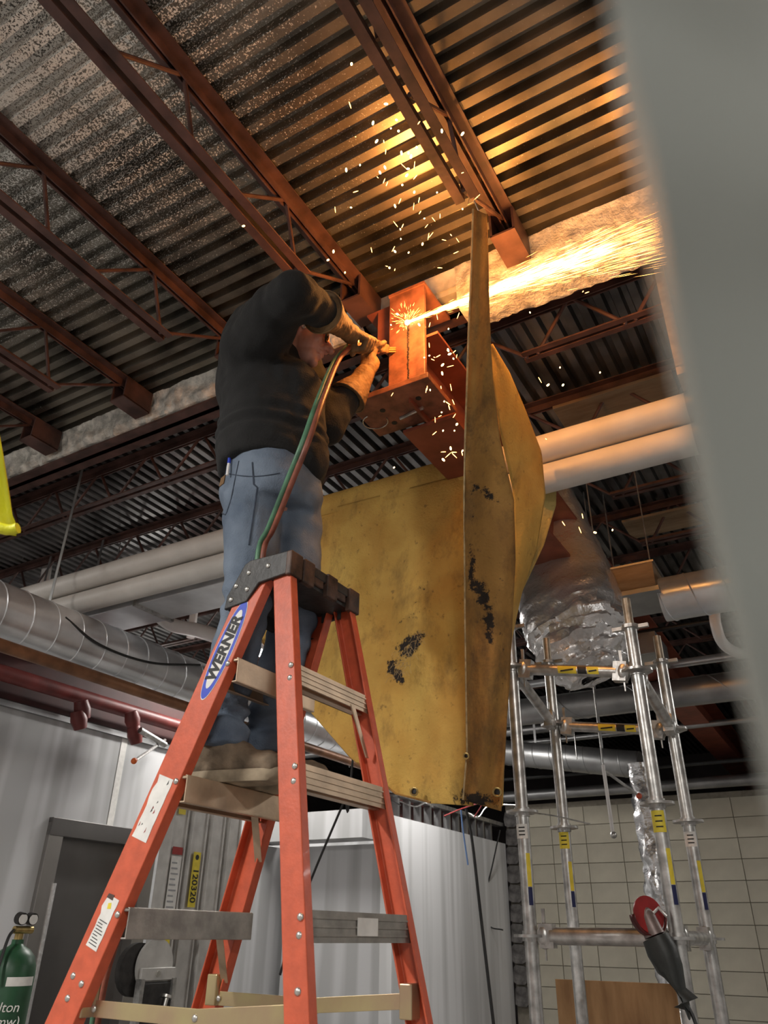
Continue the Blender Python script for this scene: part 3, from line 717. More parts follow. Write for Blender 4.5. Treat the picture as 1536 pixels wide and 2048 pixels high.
# corner strip hung up to the joist, scorched on this side
Lb = [(946, 418, 1.80), (943, 520, 1.86), (938, 640, 1.95), (934, 760, 2.05), (930, 880, 2.18), (928, 1000, 2.32), (929, 1120, 2.42), (930, 1250, 2.48), (932, 1380, 2.51), (934, 1500, 2.53), (926, 1600, 2.54)]
Rb = [(972, 430, 1.86), (976, 520, 1.92), (979, 640, 2.02), (986, 760, 2.12), (1000, 880, 2.26), (1028, 1000, 2.42), (1030, 1120, 2.50), (1024, 1250, 2.56), (1018, 1380, 2.58), (1010, 1500, 2.58), (1001, 1622, 2.58)]
cloth(Lb, Rb, 100, 16, lambda px, py, s, t: .014 * math.sin(s * 7 + t * 9) * (.3 + t) + .008 * noise.noise(Vector((px / 20, py / 60, 2))), 'corner_strip', YELB, .008, marks=[(968, 980, 24, 12, .35, .6), (985, 1000, 16, 14, 0, .5), (942, 1115, 10, 22, 0, .5), (940, 1150, 8, 40, 0, .45), (975, 1210, 9, 55, -.25, .6), (955, 1180, 12, 30, -.3, .6),
      (1000, 1180, 8, 40, .1, .35), (975, 1245, 12, 12, 0, .7), (980, 1275, 8, 18, -.3, .6), (960, 905, 30, 25, .6, .25), (945, 1000, 10, 60, 0, .25), (945, 1598, 26, 14, 0, .8), (985, 1600, 40, 14, 0, .5), (1005, 1300, 8, 60, 0, .3)])
# rear panel: runs back from the strip to the pipe and below it
Lc = [(975, 690, 2.16), (985, 760, 2.22), (1000, 860, 2.34), (1026, 975, 2.55), (1028, 1060, 2.60), (1026, 1150, 2.63), (1020, 1240, 2.64), (1012, 1340, 2.64), (1006, 1440, 2.62), (1000, 1610, 2.60)]
Rc = [(984, 688, 2.20), (1018, 745, 2.34), (1050, 820, 2.52), (1082, 905, 2.72), (1090, 990, 2.76), (1072, 1100, 2.76), (1044, 1180, 2.74), (1024, 1270, 2.72), (1012, 1400, 2.68), (1004, 1612, 2.64)]
cloth(Lc, Rc, 70, 14, lambda px, py, s, t: .012 * math.sin(s * 5 + t * 6) + .006 * noise.noise(Vector((px / 25, py / 50, 9))), 'rear_panel', YEL, .007)
Ld = [(1028, 972, 2.945), (1030, 1040, 2.95), (1026, 1120, 2.95), (1018, 1200, 2.95), (1010, 1280, 2.94)]
Rd = [(1113, 955, 2.96), (1112, 1010, 2.97), (1088, 1090, 2.97), (1046, 1180, 2.96), (1014, 1290, 2.94)]
cloth(Ld, Rd, 40, 16, lambda px, py, s, t: .015 * math.sin(s * 8), 'back_drop', YELP, .006)
# hem and grommets
def grommet(px, py, Y, r=.013):
    c = AY(px, py, Y); n = Vector(ray(px, py)); a = n.cross(Vector((0, 0, 1))).normalized(); b = n.cross(a)
    MB().tube([c + (a * math.cos(t) + b * math.sin(t)) * r for t in np.linspace(0, 2 * math.pi, 17)], .0035, 6, False).build('grommet', BRASS, wbk, True)
    MB().ell(c + n * .002, (r * .8, .002, r * .8), None, 10, 6).build('grommet_hole', KLAB, wbk)
grommet(828, 1583, 2.57); grommet(994, 1584, 2.54); grommet(932, 1512, 2.50, .009)
# the burnt hole: charred rim lumps, frayed threads
r9 = random.Random(21)
th = MB()
for k in range(90):
    t = r9.random(); px = lerp(842, 792, t) + r9.gauss(0, 7); py = lerp(1262, 1350, t) + r9.gauss(0, 6)
    p = AY(px, py, 2.56 + folds(px, py, .5, .6)); a = r9.uniform(-2.8, .4); L_ = r9.uniform(.015, .045)
    q = p + Vector((math.cos(a) * L_ * .5, -.012, math.sin(a) * L_ * .4)); e = q + Vector((math.cos(a) * L_ * .4, -.002, -L_ * .6))
    th.tube([p, q, e], .0006, 4)
tho = th.build('frayed_thread', THREAD, wbk); tho['kind'] = 'stuff'
hm = MB()
hm.tube([AY(p[0], p[1], p[2] - .012) for p in Lb], .0035, 6); hm.build('edge_cord', THREAD, wbk, True)
hm = MB(); hm.tube([AY(p[0] + 1, p[1] - 1, p[2] - .004) for p in Lf[3:]], .004, 6); hm.build('hem', YELB, wbk, True)
hk = thing('wire_tie', AY(955, 420, 1.83), 'twist of wire tying the blanket top to the joist', 'wire')
MB().tube([AY(958, 424, 1.83), AY(948, 400, 1.80), AY(960, 388, 1.78), Vector((-.71, 1.74, 3.87))], .003, 6).build('twist', STEEL, hk, True)
MB().tube([AY(948, 402, 1.80), AY(935, 410, 1.79), AY(940, 392, 1.79)], .002, 6).build('tail', STEEL, hk, True)

# ================================================================== PERSON
FEETZ = 1.827
pz = thing('person', (-1.5, 1.66, FEETZ), 'person in black sweatshirt, jeans and leather gauntlets cutting steel from the stepladder', 'person')
# joints
hipR, kneeR, ankR = AY(512, 990, 1.655), AY(494, 1215, 1.655), AY(440, 1474, 1.655)
hipL = hipR + Vector((.05, .16, 0)); kneeL = kneeR + Vector((.06, .165, .01)); ankL = ankR + Vector((.03, .16, 0))
pel = (hipR + hipL) / 2 + Vector((0, 0, .06))
waist = AY(530, 912, 1.72); chest = AY(528, 775, 1.72); upper = AY(535, 690, 1.71); neck = AY(572, 668, 1.72)
shR = AY(512, 662, 1.54); elR = AY(587, 584, 1.40); wrR = AY(668, 640, 1.66); hdR = AY(722, 684, 1.86)
shL = AY(585, 700, 1.90); elL = AY(652, 850, 1.95); wrL = AY(718, 768, 2.02); hdL = AY(756, 702, 2.07)
for n_, a_, b_ in (('thigh', hipR, kneeR), ('shin', kneeR, ankR), ('uarmR', shR, elR), ('farmR', elR, wrR), ('handR', wrR, hdR), ('uarmL', shL, elL), ('farmL', elL, wrL), ('spine', pel, neck)):
    print('BONE', n_, round((a_ - b_).length, 3))
# head frame
HC = AY(605, 677, 1.71)
hf = Vector((.80, .50, -.30)).normalized(); hs = hf.cross(Vector((0, 0, 1))).normalized(); hu = hs.cross(hf).normalized()
HR = Matrix((( hf.x, hs.x, hu.x), (hf.y, hs.y, hu.y), (hf.z, hs.z, hu.z)))
def hp(f, s, u): return HC + hf * f + hs * s + hu * u
b = MB()
b.ell(hp(-.012, 0, .045), (.098, .074, .088), HR, 24, 16)       # cranium
b.ell(hp(.030, 0, -.015), (.062, .060, .085), HR, 20, 14)       # face
b.ell(hp(.045, 0, -.072), (.046, .044, .040), HR, 16, 12)       # jaw
b.ell(hp(.078, 0, -.094), (.020, .024, .019), HR, 12, 8)        # chin
b.ell(hp(.078, 0, .030), (.020, .050, .014), HR, 14, 8)         # brow
b.capsule(hp(.090, 0, .018), .010, hp(.124, 0, -.022), .0135)   # nose bridge to tip
b.ell(hp(.102, .013, -.024), .011, None, 8, 6).ell(hp(.102, -.013, -.024), .011, None, 8, 6)
b.ell(hp(.092, 0, -.048), (.014, .026, .0060), HR, 12, 8).ell(hp(.087, 0, -.064), (.016, .022, .0075), HR, 12, 8)   # lips
b.ell(hp(.080, 0, -.036), (.018, .030, .012), HR, 12, 8)
for s in (-1, 1):
    b.ell(hp(.066, s * .042, -.010), (.022, .018, .022), HR, 12, 8)   # cheek
    b.ell(hp(-.016, s * .081, .006), (.018, .007, .030), HR, 12, 8)   # ear
    for q in range(7):
        a = -1.9 + q * .62; b.ell(hp(-.018 - .017 * math.cos(a), s * .087, .008 + .027 * math.sin(a)), .0058, None, 8, 6)
    b.ell(hp(-.008, s * .083, -.022), (.008, .007, .010), HR, 10, 6)
b.capsule(hp(-.03, 0, -.06), .054, neck + Vector((-.02, 0, -.03)), .060)
b.capsule(neck + Vector((-.03, 0, -.06)), .09, chest, .13); b.capsule(chest, .13, waist, .12); b.capsule(waist, .12, pel, .13)
b.capsule(neck + Vector((-.03, 0, -.05)), .06, shR, .055); b.capsule(neck + Vector((-.03, 0, -.05)), .06, shL, .055)
for (s, e_, w_, h_) in ((shR, elR, wrR, hdR), (shL, elL, wrL, hdL)):
    b.capsule(s, .052, e_, .040); b.capsule(e_, .040, w_, .027); b.capsule(w_, .027, lerp(w_, h_, .7), .026)
for (h_, k_, a_) in ((hipR, kneeR, ankR), (hipL, kneeL, ankL)):
    b.capsule(pel, .10, h_, .085); b.capsule(h_, .085, k_, .055); b.capsule(k_, .055, a_, .038)
body = b.build('body', SKIN, pz); remesh(body, .0042, 1)
# hair: grey, short, temple and back
hb = MB()
hb.ell(hp(-.030, 0, .052), (.090, .078, .090), HR, 24, 16)
for s in (-1, 1):
    hb.ell(hp(.005, s * .066, .040), (.030, .012, .030), HR, 10, 8); hb.ell(hp(.010, s * .068, .014), (.012, .008, .026), HR, 10, 8); hb.ell(hp(-.050, s * .060, .005), (.030, .018, .040), HR, 10, 8)
hair = hb.build('hair', HAIR, pz); remesh(hair, .006, 2); wrinkle(hair, lambda c: .0018 * noise.noise(c * 160))
# safety glasses
gl = MB()
for s in (-1, 1):
    gl.ell(hp(.096, s * .034, .010), (.006, .029, .018), HR, 14, 8)
gl.build('glasses_lens', mat('dark_lens', (.02, .015, .012), .15, 0, 0), pz, True)
gl = MB(); gl.tube([hp(.098, -.064, .016), hp(.05, -.080, .014), hp(-.02, -.084, .014)], .0028, 6); gl.build('glasses_temple', BLK, pz)
gl = MB(); gl.tube([hp(.098, .064, .016), hp(.05, .080, .014), hp(-.02, .084, .014)], .0028, 6); gl.build('glasses_temple', BLK, pz)

# ---- sweatshirt: one continuous garment
tdir = Vector((.87, .50, 0)); tside = Vector((tdir.y, -tdir.x, 0))
def loft(mb, secs, n=28):
    rows = []
    for (c, rf, rs, ax) in secs:
        f = Vector(ax).normalized(); sd = Vector((f.y, -f.x, 0)).normalized()
        rows.append([Vector(c) + f * rf * math.cos(t) + sd * rs * math.sin(t) for t in [2 * math.pi * k / n for k in range(n)]])
    m0 = len(mb.v); mb.grid(rows, True); mb.f.append(tuple(m0 + k for k in range(n))); mb.f.append(tuple(m0 + (len(rows) - 1) * n + k for k in range(n - 1, -1, -1)))
sw = MB()
x1 = Vector((1, .25, 0))
loft(sw, [(waist + Vector((.025, 0, -.10)), .175, .192, x1), (waist + Vector((.03, 0, -.05)), .188, .202, x1), (lerp(waist, chest, .5) + Vector((.03, 0, 0)), .185, .205, x1),
          (chest + Vector((.0, 0, 0)), .178, .215, tdir), (upper + Vector((-.02, 0, -.02)), .165, .215, tdir), (upper + Vector((-.01, 0, .06)), .12, .16, tdir), (neck + Vector((-.03, 0, .0)), .075, .085, tdir)])
sw.capsule(upper + Vector((-.06, -.02, -.02)), .13, shR + Vector((-.01, 0, 0)), .105)
sw.capsule(shR + Vector((-.03, .02, -.06)), .12, lerp(shR, elR, .6), .092)
sw.capsule(shR, .105, elR, .074); sw.capsule(elR, .074, lerp(elR, wrR, .7), .060)
sw.capsule(upper, .11, shL, .10); sw.capsule(shL, .10, lerp(shL, elL, .6), .088); sw.capsule(lerp(shL, elL, .5), .088, elL, .082); sw.capsule(elL, .080, lerp(elL, wrL, .75), .060)
# loose front hanging forward of the belly
sw.capsule(AY(575, 790, 1.70), .14, AY(600, 925, 1.74), .105); sw.capsule(AY(600, 925, 1.74), .105, AY(608, 945, 1.80), .09)
sw.capsule(neck + Vector((-.06, 0, .0)), .07, neck + Vector((-.03, -.06, -.03)), .06)    # collar/hood roll
so = sw.build('sweatshirt', HOOD, pz); remesh(so, .009, 16)
def swr(c):
    d = .010 * noise.noise(Vector((c.x * 6 + c.z * 3, c.y * 6, c.z * 9))) + .005 * noise.noise(c * 22)
    for (j, L_) in ((elR, .16), (elL, .16)):
        r = (c - j).length
        if r < L_: d += .008 * math.sin(r * 95) * (1 - r / L_)
    r = abs(c.z - (waist.z + .03));  d += .006 * math.sin(c.z * 120) * max(0, 1 - r / .08)
    return d
wrinkle(so, swr)
# ---- jeans
jn = MB()
loft(jn, [(waist + Vector((.03, 0, .0)), .145, .165, x1), (lerp(waist, pel, .45) + Vector((.012, .0, 0)), .158, .175, x1), (pel + Vector((-.012, 0, -.02)), .168, .18, x1), (pel + Vector((-.008, 0, -.10)), .14, .165, x1)])
jn.ell(pel + Vector((-.082, -.065, -.03)), (.095, .09, .11), None, 16, 12).ell(pel + Vector((-.082, .075, -.03)), (.095, .09, .11), None, 16, 12)
for (h_, k_, a_) in ((hipR, kneeR, ankR), (hipL, kneeL, ankL)):
    jn.capsule(h_ + Vector((-.012, 0, -.02)), .104, lerp(h_, k_, .5), .088); jn.capsule(lerp(h_, k_, .5), .088, k_, .072)
    jn.capsule(k_, .072, lerp(k_, a_, .45) + Vector((-.012, 0, 0)), .073); jn.capsule(lerp(k_, a_, .45) + Vector((-.012, 0, 0)), .073, a_ + Vector((0, 0, .0)), .066)
    jn.cyl(a_ + Vector((0, 0, .06)), a_ + Vector((.01, 0, -.035)), .068, 20, .080)
jo = jn.build('jeans', JEAN, pz); remesh(jo, .009, 6)
def jwr(c):
    d = .005 * noise.noise(Vector((c.x * 7, c.y * 7, c.z * 5))) + .002 * noise.noise(c * 30)
    for j in (kneeR, kneeL):
        r = abs(c.z - j.z); d += .003 * math.sin((c.z + .35 * c.x + .03 * noise.noise(c * 9)) * 75) * max(0, 1 - r / .16)
    for j in (ankR, ankL):
        r = abs(c.z - j.z - .05); d += .005 * math.sin((c.z + .3 * c.x + .04 * noise.noise(c * 9)) * 95) * max(0, 1 - r / .13)
    r = abs(c.z - hipR.z + .07); d += .004 * math.sin((c.z + .8 * c.x) * 60) * max(0, 1 - r / .12)
    return d
wrinkle(jo, jwr)
def surf_line(o, pts, r, name, m, parent, push=.0005):
    """thin stitched line sewn onto a garment's surface, on the side that faces the ladder's near rails"""
    from mathutils.bvhtree import BVHTree
    bv = BVHTree.FromPolygons([v.co for v in o.data.vertices], [p.vertices[:] for p in o.data.polygons]); out = []
    for p in pts:
        loc, nr, _, _ = bv.ray_cast(Vector(CC), (p - Vector(CC)).normalized())
        if loc is not None: out.append(loc + nr * push)
    return MB().tube(out, r, 5).build(name, m, parent, True)
STITCH = mat('denim_seam', (.05, .065, .095), .9, 0, .2, 30)
surf_line(jo, [AY(lerp(505, 515, t) if t < .3 else lerp(515, 498, (t - .3) / .7), lerp(925, 1090, t), 1.45) for t in np.linspace(0, 1, 24)], .003, 'side_seam', STITCH, jo)
pk = [(478, 922), (470, 960), (462, 1000), (452, 1030), (438, 1024), (428, 1000)]
surf_line(jo, [AY(*polyl(pk, t), 1.45) for t in np.linspace(0, 1, 24)], .0022, 'pocket_seam', STITCH, jo)
surf_line(jo, [AY(lerp(445, 560, t), 945 + 8 * math.sin(t * 3), 1.45) for t in np.linspace(0, 1, 20)], .0018, 'waistband_seam', STITCH, jo)
pt_ = AY(432, 955, 1.52)
from mathutils.bvhtree import BVHTree
bvj = BVHTree.FromPolygons([v.co for v in jo.data.vertices], [p.vertices[:] for p in jo.data.polygons])
loc, nr, _, _ = bvj.ray_cast(Vector(CC), Vector(ray(446, 962))); q_ = nr.to_track_quat('Z', 'Y').to_matrix()
MB().box(loc + nr * .002, (.03, .035, .003), q_).build('leather_patch', LEATHER, jo)
pn = MB(); c0 = AY(458, 925, 1.56); pn.cyl(c0 + Vector((0, 0, -.05)), c0 + Vector((0, 0, .035)), .005, 10); pno = pn.build('pen', PVC, pz, True); pno['label'] = 'white and blue pen in back pocket'
MB().cyl(c0 + Vector((.0, 0, -.004)), c0 + Vector((0, 0, .022)), .0056, 10).build('pen_grip', BLAB, pno)
# ---- boots
def boot(a, nm):
    d = Vector((.97, .24, 0)).normalized(); sd = Vector((d.y, -d.x, 0)); gz = FEETZ
    bt_ = MB()
    def P(f, u, s=0): return Vector((a.x, a.y, gz)) + d * f + sd * s + Vector((0, 0, u))
    bt_.capsule(P(-.02, .09), .058, P(-.02, .155), .062); bt_.capsule(P(-.045, .055), .045, P(.05, .06), .046); bt_.capsule(P(.0, .10), .055, P(.08, .065), .045)
    bt_.capsule(P(.06, .055), .044, P(.155, .045), .042); bt_.ell(P(.165, .045), (.05, .048, .036), None, 14, 10)
    up = bt_.build('boot', BOOT, pz); up.name = 'boot'; remesh(up, .007, 4)
    wrinkle(up, lambda c: .003 * noise.noise(c * 35) + .002 * math.sin(((c - P(0, 0)).dot(d)) * 150) * (1 if .03 < (c - P(0, 0)).dot(d) < .10 else 0))
    rows = []
    for zz, k in ((0.0, .95), (.006, 1.0), (.026, 1.02), (.031, .99)):
        r = []
        for t in np.linspace(0, 2 * math.pi, 41)[:-1]:
            f = math.cos(t); s = math.sin(t); f = math.copysign(abs(f) ** .75, f); s = math.copysign(abs(s) ** .75, s)
            r.append(P(.063 + f * .152 * k, zz + (.006 if f > .85 else 0), s * (.044 + .009 * max(0, f)) * k))
        rows.append(r)
    so_ = MB(); so_.grid(rows, True); so_.f.append(tuple(range(39, -1, -1))); so_.f.append(tuple(120 + k for k in range(40))); so_.build('sole', SOLE, up, True)
    for k in range(4):
        MB().tube([P(.03 + k * .022, .118 - k * .012, -.03), P(.035 + k * .022, .128 - k * .012, 0), P(.03 + k * .022, .118 - k * .012, .03)], .0025, 5).build('lace', LEATHER, up, True)
boot(ankR, 'R'); boot(ankL, 'L')
# ---- gloves: gauntlet, palm, four fingers and a thumb closed on the torch
TA = AY(712, 690, 1.88); TB = AY(760, 700, 2.08)       # torch handle line
tax = (TB - TA).normalized()
def glove(wr, hd, el, spread, nm):
    arm = (hd - wr).normalized()
    g_ = MB()
    # gauntlet cuff
    fd = (wr - el).normalized()
    g_.tube([wr - fd * .085, wr - fd * .045, wr, wr + (hd - wr) * .35], [.077, .067, .049, .040], 18)
    palm = lerp(wr, hd, .62); g_.capsule(lerp(wr, hd, .3), .036, palm, .038)
    kn = arm.cross(tax).normalized()           # knuckle normal (back of the hand)
    if kn.z < 0: kn = -kn
    up_ = tax.cross(kn).normalized()
    if up_.dot(arm) < 0: up_ = -up_
    base = hd
    for k in range(4):
        o = tax * ((k - 1.5) * .0225); L_ = [.9, 1.0, .96, .78][k]
        a0 = palm + o * .9 + kn * .022; a1 = base + o + kn * .040 + up_ * .004; a2 = base + o + up_ * .036 * L_ + kn * .016; a3 = base + o + up_ * .030 * L_ - kn * .022; a4 = base + o * .95 + up_ * .002 - kn * .032 * L_
        g_.capsule(a0, .0135, a1, .0132); g_.capsule(a1, .0132, a2, .0122); g_.capsule(a2, .0122, a3, .0115); g_.capsule(a3, .0115, a4, .0105)
    t0 = palm - tax * .03 - kn * .004; t1 = base - tax * .052 + up_ * .005 - kn * .006; t2 = base - tax * .045 + up_ * .028 - kn * .026; t3 = base - tax * .028 + up_ * .038 - kn * .034
    g_.capsule(t0, .018, t1, .0155); g_.capsule(t1, .0155, t2, .0135); g_.capsule(t2, .0135, t3, .0115)
    g_.capsule(palm - tax * .025, .022, palm + tax * .03, .024)
    go = g_.build('glove', LEATHER, pz); remesh(go, .0042, 2)
    wrinkle(go, lambda c: .0028 * noise.noise(c * 45) + .0016 * noise.noise(c * 110))
    ring = MB(); a = fd.cross(Vector((0, 0, 1))).normalized(); b2 = fd.cross(a)
    ring.tube([wr - fd * .085 + (a * math.cos(t) + b2 * math.sin(t)) * .077 for t in np.linspace(0, 2 * math.pi, 25)], .0035, 6, False); ring.build('cuff_binding', LEATHER, go, True)
glove(wrR, hdR, elR, 1, 'R'); glove(wrL, hdL, elL, 1, 'L')

# ================================================================== TORCH AND HOSES
tc_ = thing('cutting_torch', TA, 'brass oxy-fuel cutting torch held in both gloves at the end plate', 'torch')
MB().tube([TA - tax * .03, TA, lerp(TA, TB, .45), TB], [.010, .013, .013, .010], 14).build('handle', mat('torch_body', (.30, .24, .16), .4, .7, .3, 20), tc_, True)
tip0 = Vector((-1.185, 2.24, 3.70)); tip1 = Vector((-1.178, 2.178, 3.765))
for k, dz in enumerate((-.010, .002, .012)):
    MB().tube([TB + Vector((0, 0, dz)), lerp(TB, tip0, .6) + Vector((0, 0, dz)), tip0], .0042, 8).build('gas_tube', BRASS, tc_, True)
MB().tube([tip0 + Vector((0, .012, -.012)), tip0, tip1], [.012, .012, .005], 12).build('cutting_tip', BRASS, tc_, True)
for k, dz in enumerate((-.010, .010)):
    MB().tube([TA - tax * .03 + Vector((0, 0, dz)), TA - tax * .062 + Vector((-.002, 0, dz - .004))], [.009, .008], 6).build('hose_fitting', BRASS, tc_, True)
MB().cyl(TA + tax * .01, TA + tax * .01 + Vector((0, 0, .03)), .009, 10).build('valve_knob', BRASS, tc_, True)
MB().cyl(TA + tax * .03, TA + tax * .03 + Vector((0, -.028, .01)), .009, 10).build('valve_knob', BRASS, tc_, True)
def spline(pts, n=8):
    P = [Vector(p) for p in pts]; P = [P[0] * 2 - P[1]] + P + [P[-1] * 2 - P[-2]]; out = []
    for i in range(1, len(P) - 2):
        for k in range(n):
            t = k / n; out.append(.5 * ((2 * P[i]) + (P[i + 1] - P[i - 1]) * t + (2 * P[i - 1] - 5 * P[i] + 4 * P[i + 1] - P[i + 2]) * t * t + (3 * P[i] - P[i - 1] - 3 * P[i + 1] + P[i + 2]) * t ** 3))
    out.append(P[-2]); return out
hs0 = TA - tax * .045
path = [hs0, AY(672, 722, 1.74), AY(640, 800, 1.50), AY(612, 880, 1.43), AY(578, 965, 1.46), AY(542, 1055, 1.53), AY(522, 1100, 1.575)]
tail = [lad('F', -1, 2.27) + Vector((-.02, .05, 0)), lad('F', -1, 2.15) + Vector((-.025, .022, 0)), lad('F', -1, 1.9) + Vector((-.025, .020, 0)), lad('F', -1, 1.6) + Vector((-.02, .022, 0)), AY(238, 1850, 1.62), AY(205, 1960, 1.66), AY(175, 2140, 1.70)]
gpath = spline([p + Vector((-.009, 0, .002)) for p in path + tail]); rpath = spline([p + Vector((.009, .002, -.002)) for p in path + tail])
tag(MB().tube(gpath, .0085, 10).build('green_hose', HGREEN, None, True), 'green oxygen hose running from the torch down behind the ladder cap', 'hose')
ro = tag(MB().tube(rpath, .0085, 10).build('red_hose', HRED, None, True), 'red gas hose taped beside the green one', 'hose')

# ================================================================== SPARKS
CUT = Vector((-1.172, 2.135, 3.768))
rs = random.Random(5)
jet = MB(); core = MB()
def sliver(mb, p, d, L_, r):
    d = d.normalized(); a = d.cross(Vector((0, 0, 1))).normalized(); b_ = d.cross(a); m_ = p + d * L_ * .5; e = p + d * L_; n = len(mb.v)
    vs_ = [p] + [m_ + (a * math.cos(t) + b_ * math.sin(t)) * r for t in (0, 2.09, 4.19)] + [e]
    mb.add(vs_, [(0, 1, 2), (0, 2, 3), (0, 3, 1), (4, 2, 1), (4, 3, 2), (4, 1, 3)])
main = Vector((1.0, .035, .012))
for k in range(1150):
    u = rs.random(); sp = abs(rs.gauss(0, 1))
    th_ = rs.gauss(0, .055); ph = rs.gauss(0, .035) - .012
    d = (main + Vector((0, ph, th_))).normalized()
    dist = (rs.random() ** 1.0) * 1.45 * math.exp(-abs(th_) * 3)
    p = CUT + d * dist + Vector((0, 0, -.05 * dist * dist))
    sliver(jet, p, d + Vector((0, 0, -.08 * dist + rs.gauss(0, .01))), rs.uniform(.02, .085) * (.5 + dist), rs.uniform(.0003, .00065))
for k in range(620):
    th_ = rs.gauss(0, .026); ph = rs.gauss(0, .022); d = (main + Vector((0, ph, th_))).normalized(); dist = rs.random() ** 1.2 * .85
    sliver(core, CUT + d * dist, d, rs.uniform(.03, .09), rs.uniform(.0006, .0014) * (1.2 - dist))
core.tube([CUT, CUT + main * .10, CUT + main * .30, CUT + main * .55], [.005, .006, .004, .001], 8)
core.ell(CUT, .012, None, 8, 6)
for k in range(110):                                            # burst at the kerf, flying off in all directions
    d = Vector((rs.gauss(0, 1), rs.gauss(-.4, .6), rs.gauss(.3, 1))).normalized(); dist = rs.uniform(.01, .075)
    sliver(jet, CUT + d * dist, d, rs.uniform(.008, .03), .0006)
jo_ = jet.build('spark_spray', SPARK); tag(jo_, 'fan of glowing orange sparks streaming right from the cut', 'sparks', None, 'stuff')
co_ = core.build('spark_core', SPARKH); tag(co_, 'white-hot core of the spark jet at the cut', 'sparks', None, 'stuff')
# falling droplets, single sparks
def droplet_mesh(L_, r):
    m_ = MB(); m_.ell((0, 0, 0), (r, r, L_), None, 6, 5); me = m_.mesh('spark'); me.materials.append(SPARKH if r > .0025 else SPARK); return me
DM = [droplet_mesh(.007, .0036), droplet_mesh(.010, .0014), droplet_mesh(.004, .0026), droplet_mesh(.013, .0011)]
spots = [(703, 128), (487, 452), (772, 208), (793, 240), (797, 262), (746, 246), (822, 313), (803, 306), (770, 335), (790, 412), (840, 425), (667, 503), (656, 520), (743, 500), (690, 545), (760, 345),
         (817, 306), (702, 415), (720, 330), (874, 385), (838, 400), (853, 452), (805, 452), (880, 432), (862, 470), (888, 480), (845, 488), (700, 210), (902, 470), (912, 505), (788, 935), (1060, 625),
         (1195, 540), (1096, 770), (1080, 760), (1166, 583), (1174, 585), (1120, 735), (1200, 745), (1092, 878), (1126, 770), (1165, 1032), (1127, 1047), (1190, 1065), (1225, 1060), (1160, 1060)]
rr = random.Random(9)
for k in range(34): spots.append((rr.gauss(895, 28), rr.uniform(680, 930)))
for k in range(40): spots.append((min(925, rr.gauss(812, 60)), rr.uniform(230, 540)))
for k in range(14): spots.append((rr.uniform(780, 930), rr.uniform(620, 790)))
for k, (px, py) in enumerate(spots):
    if px > 1040: Y = 2.45
    elif py > 600: Y = rr.uniform(1.85, 2.0) if px < 925 else 2.0
    else: Y = rr.uniform(1.5, 1.85)
    p = AY(px, py, Y) if py > 600 else AZ(px, py, rr.uniform(3.55, 3.78))
    if py > 600 and 925 < px < 1040: p = AY(px - 20, py, 1.9)
    if px > 1040: p = AY(px, py, 2.3 if py < 900 else 2.45)
    o = linked('spark', DM[0 if k < 10 else rr.randrange(4)], None, p, (rr.gauss(0, .5), rr.gauss(0.25, .6), 0))
    low = py > 600
    tag(o, 'small glowing spark falling beside the cut beam' if low else 'small glowing spark drifting below the deck', 'spark', 'falling sparks' if low else 'drifting sparks')

# ================================================================== SCAFFOLD
sc = thing('scaffold_tower', (-.8, 3.1, 0), 'galvanised ring-lock scaffold tower at right with labelled tubes', 'scaffold')
P1 = AY(1042, 1536, 2.9); P3 = AY(1303, 1536, 2.9); P2 = AY(1119, 1560, 3.42); P4 = AY(1358, 1536, 3.42)
poles = {'a': (P1.x - .008, 2.9, AY(1025, 1255, 2.9).z), 'b': (P2.x, 3.42, AY(1098, 1325, 3.42).z), 'c': (P3.x, 2.9, AY(1262, 1255, 2.9).z), 'd': (P4.x, 3.42, AY(1318, 1325, 3.42).z)}
def rosette(x, y, z):
    m_ = MB(); n = 16; r0, r1 = .026, .060
    out = [Vector((x + (r1 - (.006 if k % 4 == 2 else 0)) * math.cos(2 * math.pi * k / n), y + (r1 - (.006 if k % 4 == 2 else 0)) * math.sin(2 * math.pi * k / n), z)) for k in range(n)]
    m_.prism(out, (0, 0, .009)); m_.cyl((x, y, z - .012), (x, y, z + .02), .029, 16)
    return m_.build('rosette', STEEL, sc, True)
zt = {'a': 2.29, 'c': 2.31, 'b': 2.30, 'd': 2.31}
for k, (x, y, ztop) in poles.items():
    MB().cyl((x, y, 0.05), (x, y, ztop), .0242, 18).build('standard', STEEL, sc, True)
    MB().cyl((x, y, ztop), (x, y, ztop + .12), .017, 14).build('screw_jack', mat('screw_steel', (.42, .36, .28), .45, .7, .2, 30), sc, True)
    m_ = MB().cyl((x, y, ztop - .006), (x, y, ztop + .008), .034, 14)
    for t in (0, math.pi): m_.box((x + .045 * math.cos(t), y + .045 * math.sin(t), ztop), (.05, .016, .014))
    m_.build('wing_nut', STEEL, sc)
    rz_ = [ztop - .18 if k in 'ac' else ztop - .30, 1.88 if k in 'ac' else 1.88, 1.47, .97, .47]
    for z in rz_: rosette(x, y, z)
zz = {k: poles[k][2] - (.18 if k in 'ac' else .30) for k in poles}
